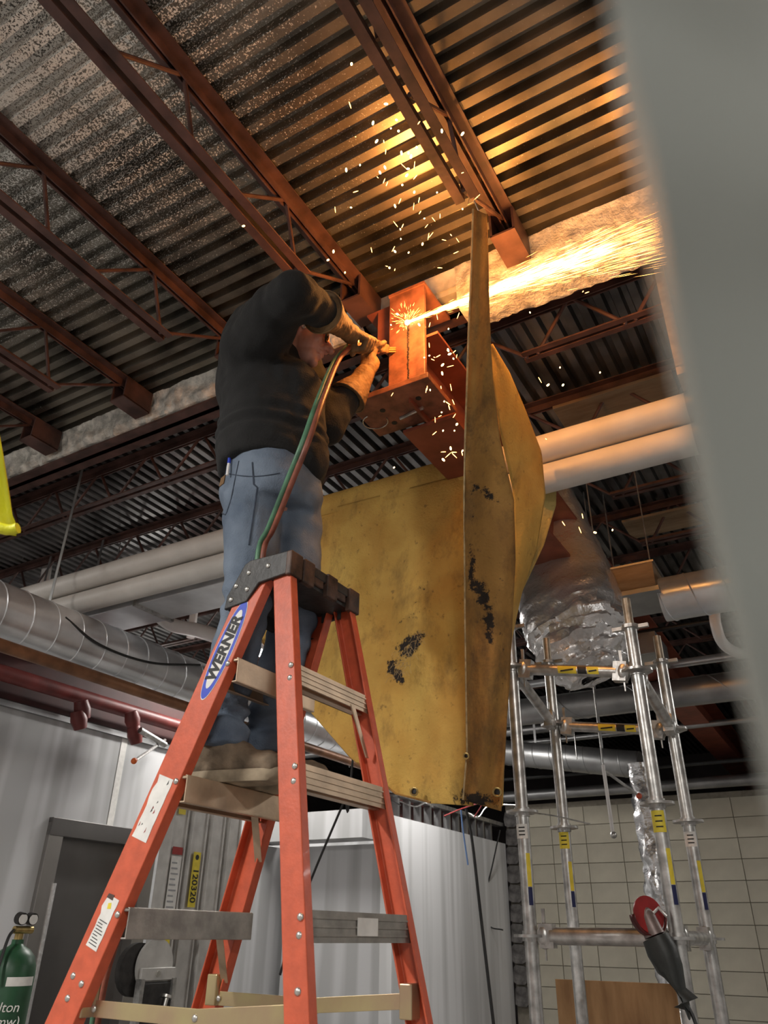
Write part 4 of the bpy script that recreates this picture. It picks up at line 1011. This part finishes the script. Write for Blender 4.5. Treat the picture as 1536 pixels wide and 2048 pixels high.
def ledger(a, b, z0, z1, r=.0225, lab=True):
    A = Vector((poles[a][0], poles[a][1], z0)); B = Vector((poles[b][0], poles[b][1], z1)); d = (B - A).normalized()
    lo_ = MB().cyl(A + d * .075, B - d * .075, r, 16).build('ledger', STEEL, sc, True)
    for (e, s) in ((A, 1), (B, -1)):
        c = e + d * s * .062
        m_ = MB(); Rz = d.to_track_quat('X', 'Z').to_matrix()
        m_.box(c, (.05, .04, .075), Rz); m_.ell(c - d * s * .012, (.028, .028, .042), Rz, 10, 8)
        m_.build('ledger_head', STEEL, lo_, True)
        MB().prism([c - d * s * .016 + Vector((0, -.006, .085)), c - d * s * .004 + Vector((0, -.006, .085)), c - d * s * .008 + Vector((0, -.006, -.075)), c - d * s * .012 + Vector((0, -.006, -.075))], (0, .008, 0)).build('wedge', STEEL, lo_)
    if lab:
        m_ = A + d * (B - A).length * .40
        for (o, L_, mt) in ((0, .075, YLAB), (.08, .035, KLAB), (.118, .045, YLAB)):
            c = m_ + d * o; rows = [[c + d * (L_ * i) + Vector((0, -math.cos(t), math.sin(t))) * (r + .0008) for t in np.linspace(-.75, .6, 7)] for i in (0, 1)]
            MB().grid(rows).build('tube_label', mt, lo_, True)
            if mt is YLAB: MB().box(c + d * (L_ / 2) + Vector((0, -r - .0016, -.004)), (L_ * .7, .0006, .006)).build('print_line', KLAB, lo_)
ledger('a', 'c', zz['a'], zz['c']); ledger('b', 'd', zz['b'], zz['d'])
ledger('a', 'b', zz['a'], zz['b'], lab=False); ledger('c', 'd', zz['c'], zz['d'], lab=False)
ledger('a', 'c', 1.475, 1.475, .027, False); ledger('c', 'd', 1.475, 1.475, .0225, False)
for k, z, mt, hgt in (('a', 1.79, WLAB, .05), ('b', 1.80, YLAB, .065), ('c', 1.79, YLAB, .07), ('d', 1.79, WLAB, .055)):
    x, y, _ = poles[k]; rows = [[Vector((x + .0252 * math.sin(t), y - .0252 * math.cos(t), z + i * hgt)) for t in np.linspace(-1.2, 1.0, 8)] for i in (0, 1)]
    plb = MB().grid(rows).build('pole_label', mt, sc, True)
    for q in range(3): MB().box((x + .003, y - .0256, z + hgt * (.25 + .25 * q)), (.024, .0006, .004)).build('print_line', KLAB, plb)
    rows = [[Vector((x + .0250 * math.sin(t), y - .0250 * math.cos(t), z - .16 + i * .11)) for t in np.linspace(.45, 1.1, 4)] for i in (0, 1)]
    MB().grid(rows).build('side_label', YLAB, sc, True)
    rows = [[Vector((x + .0250 * math.sin(t), y - .0250 * math.cos(t), z - .22 + i * .058)) for t in np.linspace(.45, 1.1, 4)] for i in (0, 1)]
    MB().grid(rows).build('side_label', mat('navy_ink', (.01, .015, .08), .5, 0, 0), sc, True)

# ================================================================== ANGLE GRINDER hung on the scaffold
G0 = AY(1308, 1868, 2.80); G1 = AY(1372, 2005, 2.80)
gr = thing('angle_grinder', G0, 'dark angle grinder with red wheel hanging from the scaffold rail', 'grinder')
gd = (G1 - G0).normalized(); gs = Vector((0, 1, 0)); gx = gd.cross(gs).normalized()
MB().tube([G0 + gd * .01, G0 + gd * .05, G0 + gd * .10, G0 + gd * .20, G1 - gd * .02, G1], [.043, .048, .041, .037, .044, .040], 16).build('body', GBODY, gr, True)
MB().tube([G0 - gd * .075, G0 - gd * .05, G0 + gd * .005], [.022, .030, .033], 16).build('gear_head', mat('gear_head_grey', (.22, .17, .16), .45, .5, .2, 20), gr, True)
hc = G0 - gd * .055; nx = (Vector((.75, -.62, .15))).normalized(); ax_ = nx.cross(Vector((0, 0, 1))).normalized(); bx = nx.cross(ax_)
MB().cyl(hc + nx * .014, hc + nx * .020, .055, 26).build('wheel', GDISC, gr, True)
MB().cyl(hc + nx * .006, hc + nx * .024, .016, 14).build('wheel_nut', STEEL, gr, True)
rows = [[hc + nx * o + (ax_ * math.cos(t) + bx * math.sin(t)) * .061 for t in np.linspace(0, 3.3, 18)] for o in (0, .026)]
MB().grid(rows).build('guard', mat('guard_maroon', (.12, .02, .02), .4, .3, .2, 20), gr, True, 0, .002)
MB().tube([G0 - gd * .05 + gx * .02, G0 - gd * .06 + gx * .05, G0 - gd * .03 + gx * .062], .006, 8).build('hook', STEEL, gr, True)
MB().tube(spline([G1, G1 + gd * .05, G1 + Vector((.035, 0, -.16)), G1 + Vector((.03, 0, -.4))]), .0055, 8).build('power_cord', RUBBER, gr, True)

# ================================================================== FOIL-WRAPPED DUCT behind the scaffold
fd_ = thing('foil_duct', AY(1165, 1300, 3.75), 'large crinkled silver foil duct end hanging under the red beam', 'duct')
sec = [((1068, 950), 58, 4.45), ((1082, 1010), 66, 4.35), ((1103, 1085), 80, 4.22), ((1125, 1160), 92, 4.08), ((1146, 1230), 97, 3.97), ((1160, 1275), 92, 3.9), ((1166, 1305), 80, 3.86), ((1176, 1330), 62, 3.84), ((1184, 1350), 46, 3.83), ((1188, 1356), 18, 3.83)]
rows = []; N_ = 64
fine = []
for i in range(len(sec) - 1):
    for q in range(10):
        t = q / 10; a, b2 = sec[i], sec[i + 1]; fine.append(((lerp(a[0][0], b2[0][0], t), lerp(a[0][1], b2[0][1], t)), lerp(a[1], b2[1], t), lerp(a[2], b2[2], t)))
fine.append(sec[-1])
for i, (pc, rpx, Y) in enumerate(fine):
    c = AY(pc[0], pc[1], Y); R_ = rpx * (c - Vector(CC)).length / FPX
    nx_ = fine[min(i + 1, len(fine) - 1)]; pv = fine[max(i - 1, 0)]; d = (AY(*nx_[0], nx_[2]) - AY(*pv[0], pv[2])).normalized()
    a = d.cross(Vector((0, 1, 0))).normalized(); b2 = d.cross(a).normalized(); row = []
    for k in range(N_):
        t = 2 * math.pi * k / N_; ct, s_ = math.cos(t), math.sin(t); q = (abs(ct) ** 3 + abs(s_) ** 3) ** (-1 / 3.0)
        w_ = c + (a * ct + b2 * s_ * .8) * R_ * q
        amp = .010 if pc[1] < 1235 else .010 + .030 * min(1, (pc[1] - 1235) / 60)
        n1 = noise.noise(w_ * 9) + .6 * noise.noise(w_ * 22) + (0.5 * abs(noise.noise(w_ * 45)) if pc[1] > 1235 else .3 * noise.noise(w_ * 45))
        n1 += .35 * math.sin(i * 1.15 + 3 * noise.noise(w_ * 12))
        row.append(w_ + (w_ - c).normalized() * n1 * amp)
    rows.append(row)
MB().grid(rows, True).build('foil_sleeve', FOIL, fd_, True)
c = AY(1205, 1318, 3.78)
MB().ell(c, (.07, .06, .05), None, 18, 12).build('foil_tail', FOIL, fd_, True); wrinkle(fd_.children[-1], lambda v: .02 * noise.noise(v * 28) + .012 * noise.noise(v * 60))
# narrow foil riser by the block wall
rows = []; 
for i in range(70):
    t = i / 69; c = Vector((-1.33, 6.6, lerp(2.72, .02, t))); c.x = AY(1304, 1685, 6.6).x; row = []
    for k in range(20):
        a = 2 * math.pi * k / 20; w_ = c + Vector((math.cos(a), math.sin(a), 0)) * .10; row.append(w_ + Vector((math.cos(a), math.sin(a), 0)) * .030 * (noise.noise(w_ * 10) + .8 * noise.noise(w_ * 24)))
    rows.append(row)
tag(MB().grid(rows, True).build('foil_riser', mat('crumpled_foil', (.75, .75, .76), .22, .95, .1, 8, 1.0, 16), None, True), 'narrow crinkled foil riser in front of the block wall', 'duct')

# ================================================================== BACKGROUND SERVICES
def spiral_duct(p0, p1, r, label, m=DUCT, pitch=.17, nseam=None):
    p0 = Vector(p0); p1 = Vector(p1); d = (p1 - p0); L_ = d.length; d.normalize()
    t = thing('spiral_duct', p0, label, 'duct')
    MB().cyl(p0, p1, r, 40).build('sheet_metal', m, t, True)
    a = d.cross(Vector((0, 0, 1))).normalized(); b2 = d.cross(a); n = int(L_ / pitch); 
    pts = [p0 + d * (L_ * q / (n * 24)) + (a * math.cos(2 * math.pi * q / 24) + b2 * math.sin(2 * math.pi * q / 24)) * (r + .001) for q in range(n * 24 + 1)]
    MB().tube(pts, .0045, 5, False).build('seam', m, t, True)
    for f in (.25, .75):
        c = p0 + d * L_ * f + Vector((0, 0, r * .98)); MB().box2((c.x - .012, c.y - .0015, c.z), (c.x + .012, c.y + .0015, 4.19)).build('hanging_strap', DUCTD, t)
    return t
spiral_duct((-3.90, 1.4, 3.035), (-3.90, 6.3, 3.035), .150, 'large bright spiral duct running above the left partition wall')
spiral_duct(AX(0, 1325, -5.6), AX(0, 1325, -5.6) + Vector((1.25, 0, .02)), .10, 'small dull spiral duct below the large one at far left', DUCTD)
spiral_duct(AY(1325, 1200, 4.25), AY(1325, 1200, 4.25) + Vector((2.6, 0, 0)), .125, 'spiral duct leaving the boarded plenum at right')
spiral_duct(AY(1040, 1425, 6.5) + Vector((-2.2, 0, 0)), AY(1040, 1425, 6.5) + Vector((5, 0, 0)), .115, 'long dull duct crossing behind the scaffold top', DUCTD, .6)
spiral_duct(AY(1010, 1505, 8.0), AY(1280, 1530, 8.0), .13, 'short spiral duct low behind the scaffold, right of the blanket', DUCTD)
spiral_duct(AY(480, 1405, 7.0), AY(800, 1370, 7.6), .19, 'spiral duct glimpsed between the ladder rails', DUCT)
pipe(AX(0, 1290, -3.72) + Vector((0, -1, 0)), AX(0, 1290, -3.72) + Vector((0, 4.2, 0)), .035, 'brown steel tube running below the large spiral duct', 'steel_tube', COPPER)
# rectangular galvanised duct behind the white pipes on the left
rd = thing('rectangular_duct', (-4, 3.25, 3.3), 'flat galvanised duct running just behind the white pipes at left', 'duct')
MB().box2((-8.5, 3.02, 3.26), (-1.9, 3.32, 3.44)).build('sheet_metal', DUCT, rd, bevel=.004)
for x in (-7.2, -6.0, -4.8, -3.6, -2.4): MB().box2((x - .015, 3.005, 3.245), (x + .015, 3.335, 3.455)).build('flange', STEEL, rd)
# white bent drain pipe
dp = spline([AY(80, 1240, 3.6), AY(95, 1130, 3.6), AY(112, 1076, 3.62), AY(128, 1078, 3.66), AY(180, 1105, 3.9), AY(270, 1155, 4.4)], 10)
tag(MB().tube(dp, .040, 14).build('bent_pipe', PVC, None, True), 'white bent pipe rising over the pipes at far left', 'pipe')
dp = spline([AY(325, 1195, 4.6), AY(312, 1205, 4.6), AY(316, 1228, 4.58), AY(345, 1250, 4.5), AY(400, 1262, 4.4), AY(470, 1285, 4.3)], 8)
tag(MB().tube(dp, .060, 14).build('bent_pipe', PVC, None, True), 'white elbow pipe seen left of the welder\'s shin', 'pipe')
tag(MB().cyl(AY(395, 1175, 4.5), AY(381, 1275, 4.5), .035, 14).build('drain_stub', PVC, None, True), 'short upright white pipe stub beside the white elbow', 'pipe')
for (px, py, Y, lab) in ((262, 1080, 3.9, 'larger white metal bracket plate hanging at left'), (332, 1105, 4.3, 'smaller white metal bracket plate hanging at left')):
    c = AY(px - 4, py, Y); R_ = Matrix.Rotation(.12, 3, 'Y')
    t = thing('bracket_plate', c, lab, 'bracket'); MB().box(c, (.075, .012, .20), R_).build('plate', PVC, t, bevel=.003); MB().cyl(c + Vector((-.03, 0, .08)), (c.x - .03, c.y, 4.18), .004, 6).build('rod', STEEL, t)
# threaded hanger rods
for k, (px, py, Y) in enumerate(((240, 1090, 3.55), (45, 1060, 3.3), (75, 1010, 3.4), (1185, 1120, 4.6), (1225, 1120, 4.7), (1290, 1470, 7.2), (1150, 1480, 7.4), (700, 1500, 7.0))):
    c = AY(px, py, Y); lab = ['thin hanger rod beside the bent white pipe', 'thin hanger rod nearest the left edge', 'short hanger rod under the girder at left', 'thin hanger rod left of the plenum box', 'thin hanger rod above the plenum box', 'thin wire hanging right behind the scaffold', 'thin wire hanging mid scaffold', 'thin rod behind the ladder'][k]
    tag(MB().cyl((c.x, c.y, 4.19), (c.x, c.y, c.z - .18), .005, 6).build('hanger_rod', STEEL, None, True), lab, 'rod')
# white strut with bolt hanging over the block wall
sr = thing('hanging_strut', AY(1205, 1560, 5.2), 'slim white strut with a bolt hanging over the block wall', 'strut')
MB().cyl(AY(1206, 1530, 5.2), AY(1226, 1668, 5.2), .012, 8).build('bar', PVC, sr, True); MB().cyl(AY(1206, 1530, 5.2), (AY(1206, 1530, 5.2).x, 5.2, 4.19), .006, 6).build('rod', STEEL, sr, True); MB().ell(AY(1227, 1670, 5.2), .022, None, 10, 6).build('bolt', STEEL, sr, True)
MB().cyl(AY(1208, 1540, 5.2), AY(1276, 1590, 5.4), .010, 8).build('brace', STEEL, sr, True); MB().ell(AY(1278, 1592, 5.4), .02, None, 8, 6).build('red_cap', mat('red_cap', (.55, .08, .03), .5, 0, 0), sr, True)
# boarded plenum
pl = thing('plenum_box', AY(1255, 1190, 4.6), 'boarded plenum box hanging behind the foil duct', 'plenum')
c = AY(1262, 1180, 4.25); MB().box(c, (.34, .34, .15)).build('board_side', PLYD, pl); MB().box(c - Vector((0, 0, .088)), (.37, .36, .026)).build('metal_base', DUCTD, pl); MB().box(c + Vector((0, 0, .080)), (.36, .35, .012)).build('metal_lid', DUCTD, pl)
for dx in (-.15, .15): MB().cyl(c + Vector((dx, -.1, .08)), (c.x + dx, c.y - .1, 4.19), .004, 6).build('hanging_rod', STEEL, pl)
for (px, py, Y, sz, lab) in ((1235, 1000, 4.1, (.62, .30, .02), 'weathered board laid up under the deck above the foil duct'), (1240, 850, 3.55, (.65, .25, .02), 'narrow board under the deck just above the white pipes'), (1350, 1140, 5.1, (.55, .3, .02), 'board at right above the spiral duct'), (1130, 1230, 5.4, (.5, .35, .2), 'grey box duct behind the foil duct')):
    c = AY(px, py, Y); c.z = max(c.z, 4.08) if 'box' not in lab else c.z
    tag(MB().box(c, sz).build('board' if 'box' not in lab else 'box_duct', PLYD if 'box' not in lab else DUCTD, None, bevel=.003), lab, 'board' if 'box' not in lab else 'duct')
c = AY(1250, 1310, 5.6); tag(MB().box(c, (.55, .4, .16)).build('box_duct', DUCTD, None, bevel=.004), 'grey box duct low behind the scaffold head', 'duct')
# conduits and far pipes
for (px, py, Y, r, m_, x0, x1, lab) in ((1300, 1335, 6.6, .035, DUCT, -3.2, 4, 'bright far pipe level with the scaffold top'), (1300, 1262, 5.8, .018, RUBBER, -1.5, 4, 'black conduit above the far pipe at right'), (1300, 1460, 8.2, .03, DUCTD, -4, 4, 'dull far pipe behind the scaffold ledgers'),
        (1300, 1535, 8.6, .02, RUBBER, -3.5, 4, 'thin black conduit above the block wall'), (700, 1455, 7.6, .045, COPPER, -6, -2.6, 'brown pipe behind the ladder'), (700, 1500, 8.2, .05, DUCTD, -6, -2.4, 'dull pipe behind the lower ladder'), (250, 1450, 6.6, .03, DUCTD, -8, -3.4, 'dim pipe above the left wall')):
    c = AY(px, py, Y); pipe((x0, Y, c.z), (x1, Y, c.z), r, lab, 'service_pipe', m_, 12)
dp = spline([AY(1428, 1215, 5.0), AY(1432, 1250, 5.0), AY(1445, 1285, 5.1), AY(1475, 1305, 5.4), AY(1520, 1305, 5.7)], 8)
tag(MB().tube(dp, .035, 12).build('bent_pipe', PVC, None, True), 'white pipe elbow under the spiral duct at right', 'pipe')
# sprinkler main with red fittings along the left wall
sp_ = thing('sprinkler_main', (-4.85, 4, 3.0), 'dark red sprinkler main with fittings above the left partition', 'pipe')
MB().cyl((-4.9, -1, 3.02), (-4.9, 6.5, 3.02), .055, 16).build('main_pipe', SPRINK, sp_, True)
MB().box2((-5.12, -2, 2.90), (-5.05, 6.6, 3.4)).build('red_backing', mat('dark_red_header', (.07, .014, .012), .6, 0, .2, 4), sp_)
for (px, py) in ((165, 1420), (158, 1440), (265, 1440), (270, 1470)):
    c = AX(px, py, -4.8); MB().tube([c + Vector((0, -.03, .06)), c, c + Vector((0, .03, -.06))], [.05, .062, .045], 12).build('coupling', SPRINK, sp_, True)
MB().cyl(AX(280, 1460, -4.7), AX(330, 1490, -4.7), .025, 10).build('branch', STEEL, sp_, True)
hd_ = thing('sprinkler_drop', AX(290, 1512, -4.3), 'small sprinkler drop with orange cap by the ladder rail', 'sprinkler')
MB().cyl(AX(330, 1480, -4.9), AX(272, 1520, -4.3), .012, 8).build('tube', STEEL, hd_, True); MB().ell(AX(268, 1522, -4.3), .022, None, 10, 6).build('orange_cap', mat('orange_cap', (.75, .15, .03), .5, 0, 0), hd_, True)
# cables
def cable(pts, r, label, m=RUBBER, name='cable'): return tag(MB().tube(spline(pts), r, 6).build(name, m, None, True), label, 'cable')
cable([Vector((AY(720, 1560, 4.6).x, 4.6, 3.9)), AY(700, 1585, 4.6), AY(690, 1600, 4.6), AY(668, 1650, 4.6), AY(630, 1740, 4.6), AY(592, 1838, 4.6), AY(560, 1950, 4.6)], .008, 'black cable slanting down between the ladder rails')
cable([AY(932, 1618, 5.6), AY(944, 1680, 5.6), AY(958, 1800, 5.6), AY(972, 1920, 5.6), AY(992, 2090, 5.6)], .011, 'thick black cable hanging in front of the white partition')
cable([AY(1000, 1660, 8.6), AY(985, 1730, 8.6), AY(970, 1800, 8.6), AY(978, 1850, 8.6), AY(1006, 1860, 8.6)], .008, 'thin cable loop beside the broken block edge')
cable([AY(922, 1620, 5.7), AY(926, 1660, 5.7), AY(936, 1730, 5.7)], .006, 'light blue wire hanging at the partition top', mat('blue_wire', (.2, .35, .7), .5, 0, 0))
cable([AX(130, 1235, -3.76), AX(200, 1290, -3.74), AX(300, 1325, -3.73), AX(400, 1330, -3.76)], .008, 'black cable draped along the large spiral duct')
cable([AY(1060, 1625, 2.9), AY(1110, 1632, 3.2), AY(1180, 1648, 3.4)], .003, 'thin tie wire strung between scaffold poles', STEEL)
rw = random.Random(3)
for k in range(12):
    x = rw.uniform(640, 985); y = rw.uniform(1570, 1625); c = [AY(x + q * rw.uniform(15, 40), y + rw.uniform(-14, 16), 6.2 + rw.uniform(-.3, .3)) for q in range(4)]
    cable(c, .006, 'loose wire in the tangle above the white partition', [RUBBER, STEEL, mat('red_wire', (.4, .04, .04), .5, 0, 0)][k % 3], 'loose_wire')['group'] = 'loose wires above the partition'

# ================================================================== MATERIAL LIFT
lf = thing('material_lift', (-4.3, 4.6, 0), 'aluminium material lift with telescoping mast behind the ladder', 'lift')
def lx(px, py): return AX(px, py, -4.3)
yA, yB = lx(352, 1590).y, lx(480, 1610).y; ztopL = 2.36
for k, (f0, f1) in enumerate(((0, .22), (.26, .48), (.52, .72), (.76, .95))):
    a = yA + (yB - yA) * f0; b2 = yA + (yB - yA) * f1
    x = -4.3 + .02 * k
    m_ = MB().box2((x - .09, a, .1), (x - .0, b2, ztopL)); m_.box2((x, a, .1), (x + .012, a + .014, ztopL)).box2((x, b2 - .014, .1), (x + .012, b2, ztopL))
    m_.build('mast_section', LIFT, lf, bevel=.002)
a = yA + .01
def lplate(y, z, w_, h_, m_, name='label_plate', x=-4.286):
    return MB().box2((x - .002, y, z), (x, y + w_, z + h_)).build(name, m_, lf)
lplate(a + .03, 2.22, .07, .12, YLAB); lplate(a + .02, 1.95, .10, .05, RLAB); lplate(a + .02, 1.58, .10, .36, WLAB)
lplate(yA + (yB - yA) * .27 + .03, 1.62, .075, .36, YLAB, 'serial_label', -4.262)
for k in range(9): lplate(a + .03, 1.61 + k * .035, .07 - .01 * (k % 3), .010, mat('grey_ink', (.35, .35, .36), .6, 0, 0), 'print_line', -4.284)
text('120320', 'serial_number', KLAB, (-4.2605, yA + (yB - yA) * .27 + .068, 1.76), (0, 0, -1), (0, 1, 0), .075, lf, bold=.02)
c = Vector((-4.2605, yA + (yB - yA) * .27 + .068, 1.945)); MB().cyl(c - Vector((.001, 0, 0)), c, .018, 14).build('serial_mark', KLAB, lf)
# winch
wc = lx(282, 1930); wc.x = -4.18
m_ = MB().cyl(wc - Vector((.01, 0, 0)), wc + Vector((.012, 0, 0)), .155, 36); m_.build('winch_disc', LIFT, lf, True)
MB().cyl(wc - Vector((.06, .12, .02)), wc + Vector((-.02, -.12, -.02)), .15, 28).build('winch_drum', BLK, lf, True)
MB().box(wc + Vector((.03, .01, -.045)), (.02, .30, .07)).build('winch_bracket', LIFT, lf, bevel=.004); MB().cyl(wc + Vector((.03, 0, -.045)), wc + Vector((.05, 0, -.045)), .018, 14).build('winch_bolt', RIVET, lf, True)
MB().box(wc + Vector((.02, .01, -.27)), (.03, .26, .36)).build('winch_case', BLK, lf, bevel=.01)
MB().box(wc + Vector((.03, -.13, -.27)), (.05, .03, .40)).build('side_bar', STEEL, lf); MB().box(wc + Vector((.03, .15, -.27)), (.05, .03, .40)).build('side_bar', STEEL, lf)
MB().cyl(wc + Vector((.05, .06, -.36)), wc + Vector((.05, .10, -.18)), .014, 10).build('screw_knob', RIVET, lf, True); MB().cyl(wc + Vector((.05, .10, -.18)), wc + Vector((.05, .105, -.165)), .035, 14).build('screw_head', RIVET, lf, True)
MB().box(wc + Vector((.0, .02, .22)), (.04, .10, .14)).build('handle_block', LIFT, lf, bevel=.004); MB().cyl(wc + Vector((.03, -.03, .25)), wc + Vector((.03, .06, .25)), .028, 14).build('handle_grip', BLK, lf, True)
lplate(a + .01, 1.28, .10, .16, YLAB)
MB().box2((-4.7, yA - .1, 0), (-3.9, yB + .1, .1)).build('base', ALU, lf, bevel=.01)

# ================================================================== GAS CYLINDER
gc = AX(22, 2000, -4.0); gy = AX(10, 2000, -4.0).y
cy_ = thing('gas_cylinder', (-4.0, gy, 0), 'dark green gas cylinder with brass regulator at the left edge', 'cylinder')
prof = [(.0, .01), (.115, .01), (.12, .03), (.12, 1.26), (.116, 1.30), (.10, 1.345), (.07, 1.375), (.04, 1.39), (.03, 1.40), (.03, 1.42)]
rows = [[Vector((-4.0 + r * math.cos(t), gy + r * math.sin(t), z)) for t in np.linspace(0, 2 * math.pi, 33)[:-1]] for r, z in prof]
MB().grid(rows, True).build('bottle', GREENC, cy_, True)
MB().cyl((-4.0, gy, 1.42), (-4.0, gy, 1.475), .022, 14).build('valve', BRASS, cy_, True); MB().cyl((-3.97, gy - .06, 1.465), (-3.97, gy + .05, 1.465), .018, 12).build('regulator', BRASS, cy_, True)
for dy in (-.035, .03):
    MB().cyl((-3.985, gy + dy, 1.52), (-3.95, gy + dy, 1.515), .030, 20).build('gauge', BLK, cy_, True); MB().cyl((-3.95, gy + dy, 1.515), (-3.947, gy + dy, 1.515), .025, 20).build('gauge_face', WLAB, cy_, True)
MB().tube(spline([Vector((-3.97, gy - .06, 1.465)), Vector((-3.95, gy - .10, 1.42)), Vector((-3.9, gy - .16, 1.25))]), .008, 8).build('hose', RUBBER, cy_, True)
rows = [[Vector((-4.0 + .1212 * math.cos(t), gy + .1212 * math.sin(t), z)) for t in np.linspace(-.75, .55, 10)] for z in (1.215, 1.255)]
MB().grid(rows).build('bottle_label', WLAB, cy_, True)
vdir = Vector((4.0, -gy, 0)).normalized(); sdir = Vector((-vdir.y, vdir.x, 0))
for k, (tx, z) in enumerate((('olton', 1.125), ('mmw)', 1.065))):
    o = text(tx, 'chalk_lettering', WLAB, Vector((-4.0, gy, z)) + vdir * .1235 + sdir * .01, sdir, (0, 0, 1), .06, cy_, shear=.15)

# ================================================================== PLYWOOD against the block wall
pb = AY(1110, 1958, 5.0); pe = AY(1350, 1970, 5.0)
ply = tag(MB().box2((pb.x, 5.0, 0), (pe.x, 5.02, pb.z)).build('plywood_sheet', PLY, None, bevel=.002), 'brown plywood sheet standing behind the scaffold foot', 'plywood')

# ================================================================== NEAR THINGS AT THE FRAME EDGES
# hanging grey-green sheet, very close to the lens on the right
edge = [(1205, -260), (1226, 0), (1262, 160), (1296, 320), (1335, 560), (1385, 800), (1432, 1050), (1482, 1260), (1530, 1460), (1585, 1680), (1640, 1900)]
rows = []
for i in range(41):
    px, py = polyl(edge, i / 40); row = []
    base = AD(px, py, .085)
    for k in range(13):
        t = k / 12; row.append(base + Vector(CR) * (.10 * t) + Vector(CF) * (.018 * math.sin(t * 9) * t + .05 * t) + Vector((0, 0, .002 * math.sin(i * .4 + t * 4))))
    row = [base + Vector(CR) * .02 + Vector(CF) * .03, base + Vector(CR) * .006 + Vector(CF) * .016] + row
    rows.append(row)
tag(MB().grid(rows).build('plastic_sheet', SHEET, None, True, 0, .0015), 'blurred grey-green sheet hanging close to the lens at right', 'sheet')
# hi-vis strip at the left edge
yv = thing('hi_vis_garment', AD(0, 1000, 1.5), 'bright hi-vis yellow garment edge at the left border', 'garment')
rows = []
for i in range(25):
    t = i / 24; py = lerp(780, 1066, t); xr = lerp(-22, 31, t ** .9) + (6 * math.sin((t - .9) * 30) if t > .9 else 0); row = []
    for k in range(11):
        s = k / 10; px = lerp(xr, xr - 120, s); row.append(AD(px, py - 10 * s + (6 * (1 - s) if t > .95 else 0), 1.5 + .02 * math.sin(s * 8 + t * 2) + .05 * s))
    rows.append(row)
MB().grid(rows).build('fabric', HIVIS, yv, True, 0, .006)
MB().tube([AD(lerp(36, -100, k / 12), 1056 + 4 * math.sin(k), 1.49) for k in range(13)], .011, 10).build('hem_roll', HIVIS, yv, True)
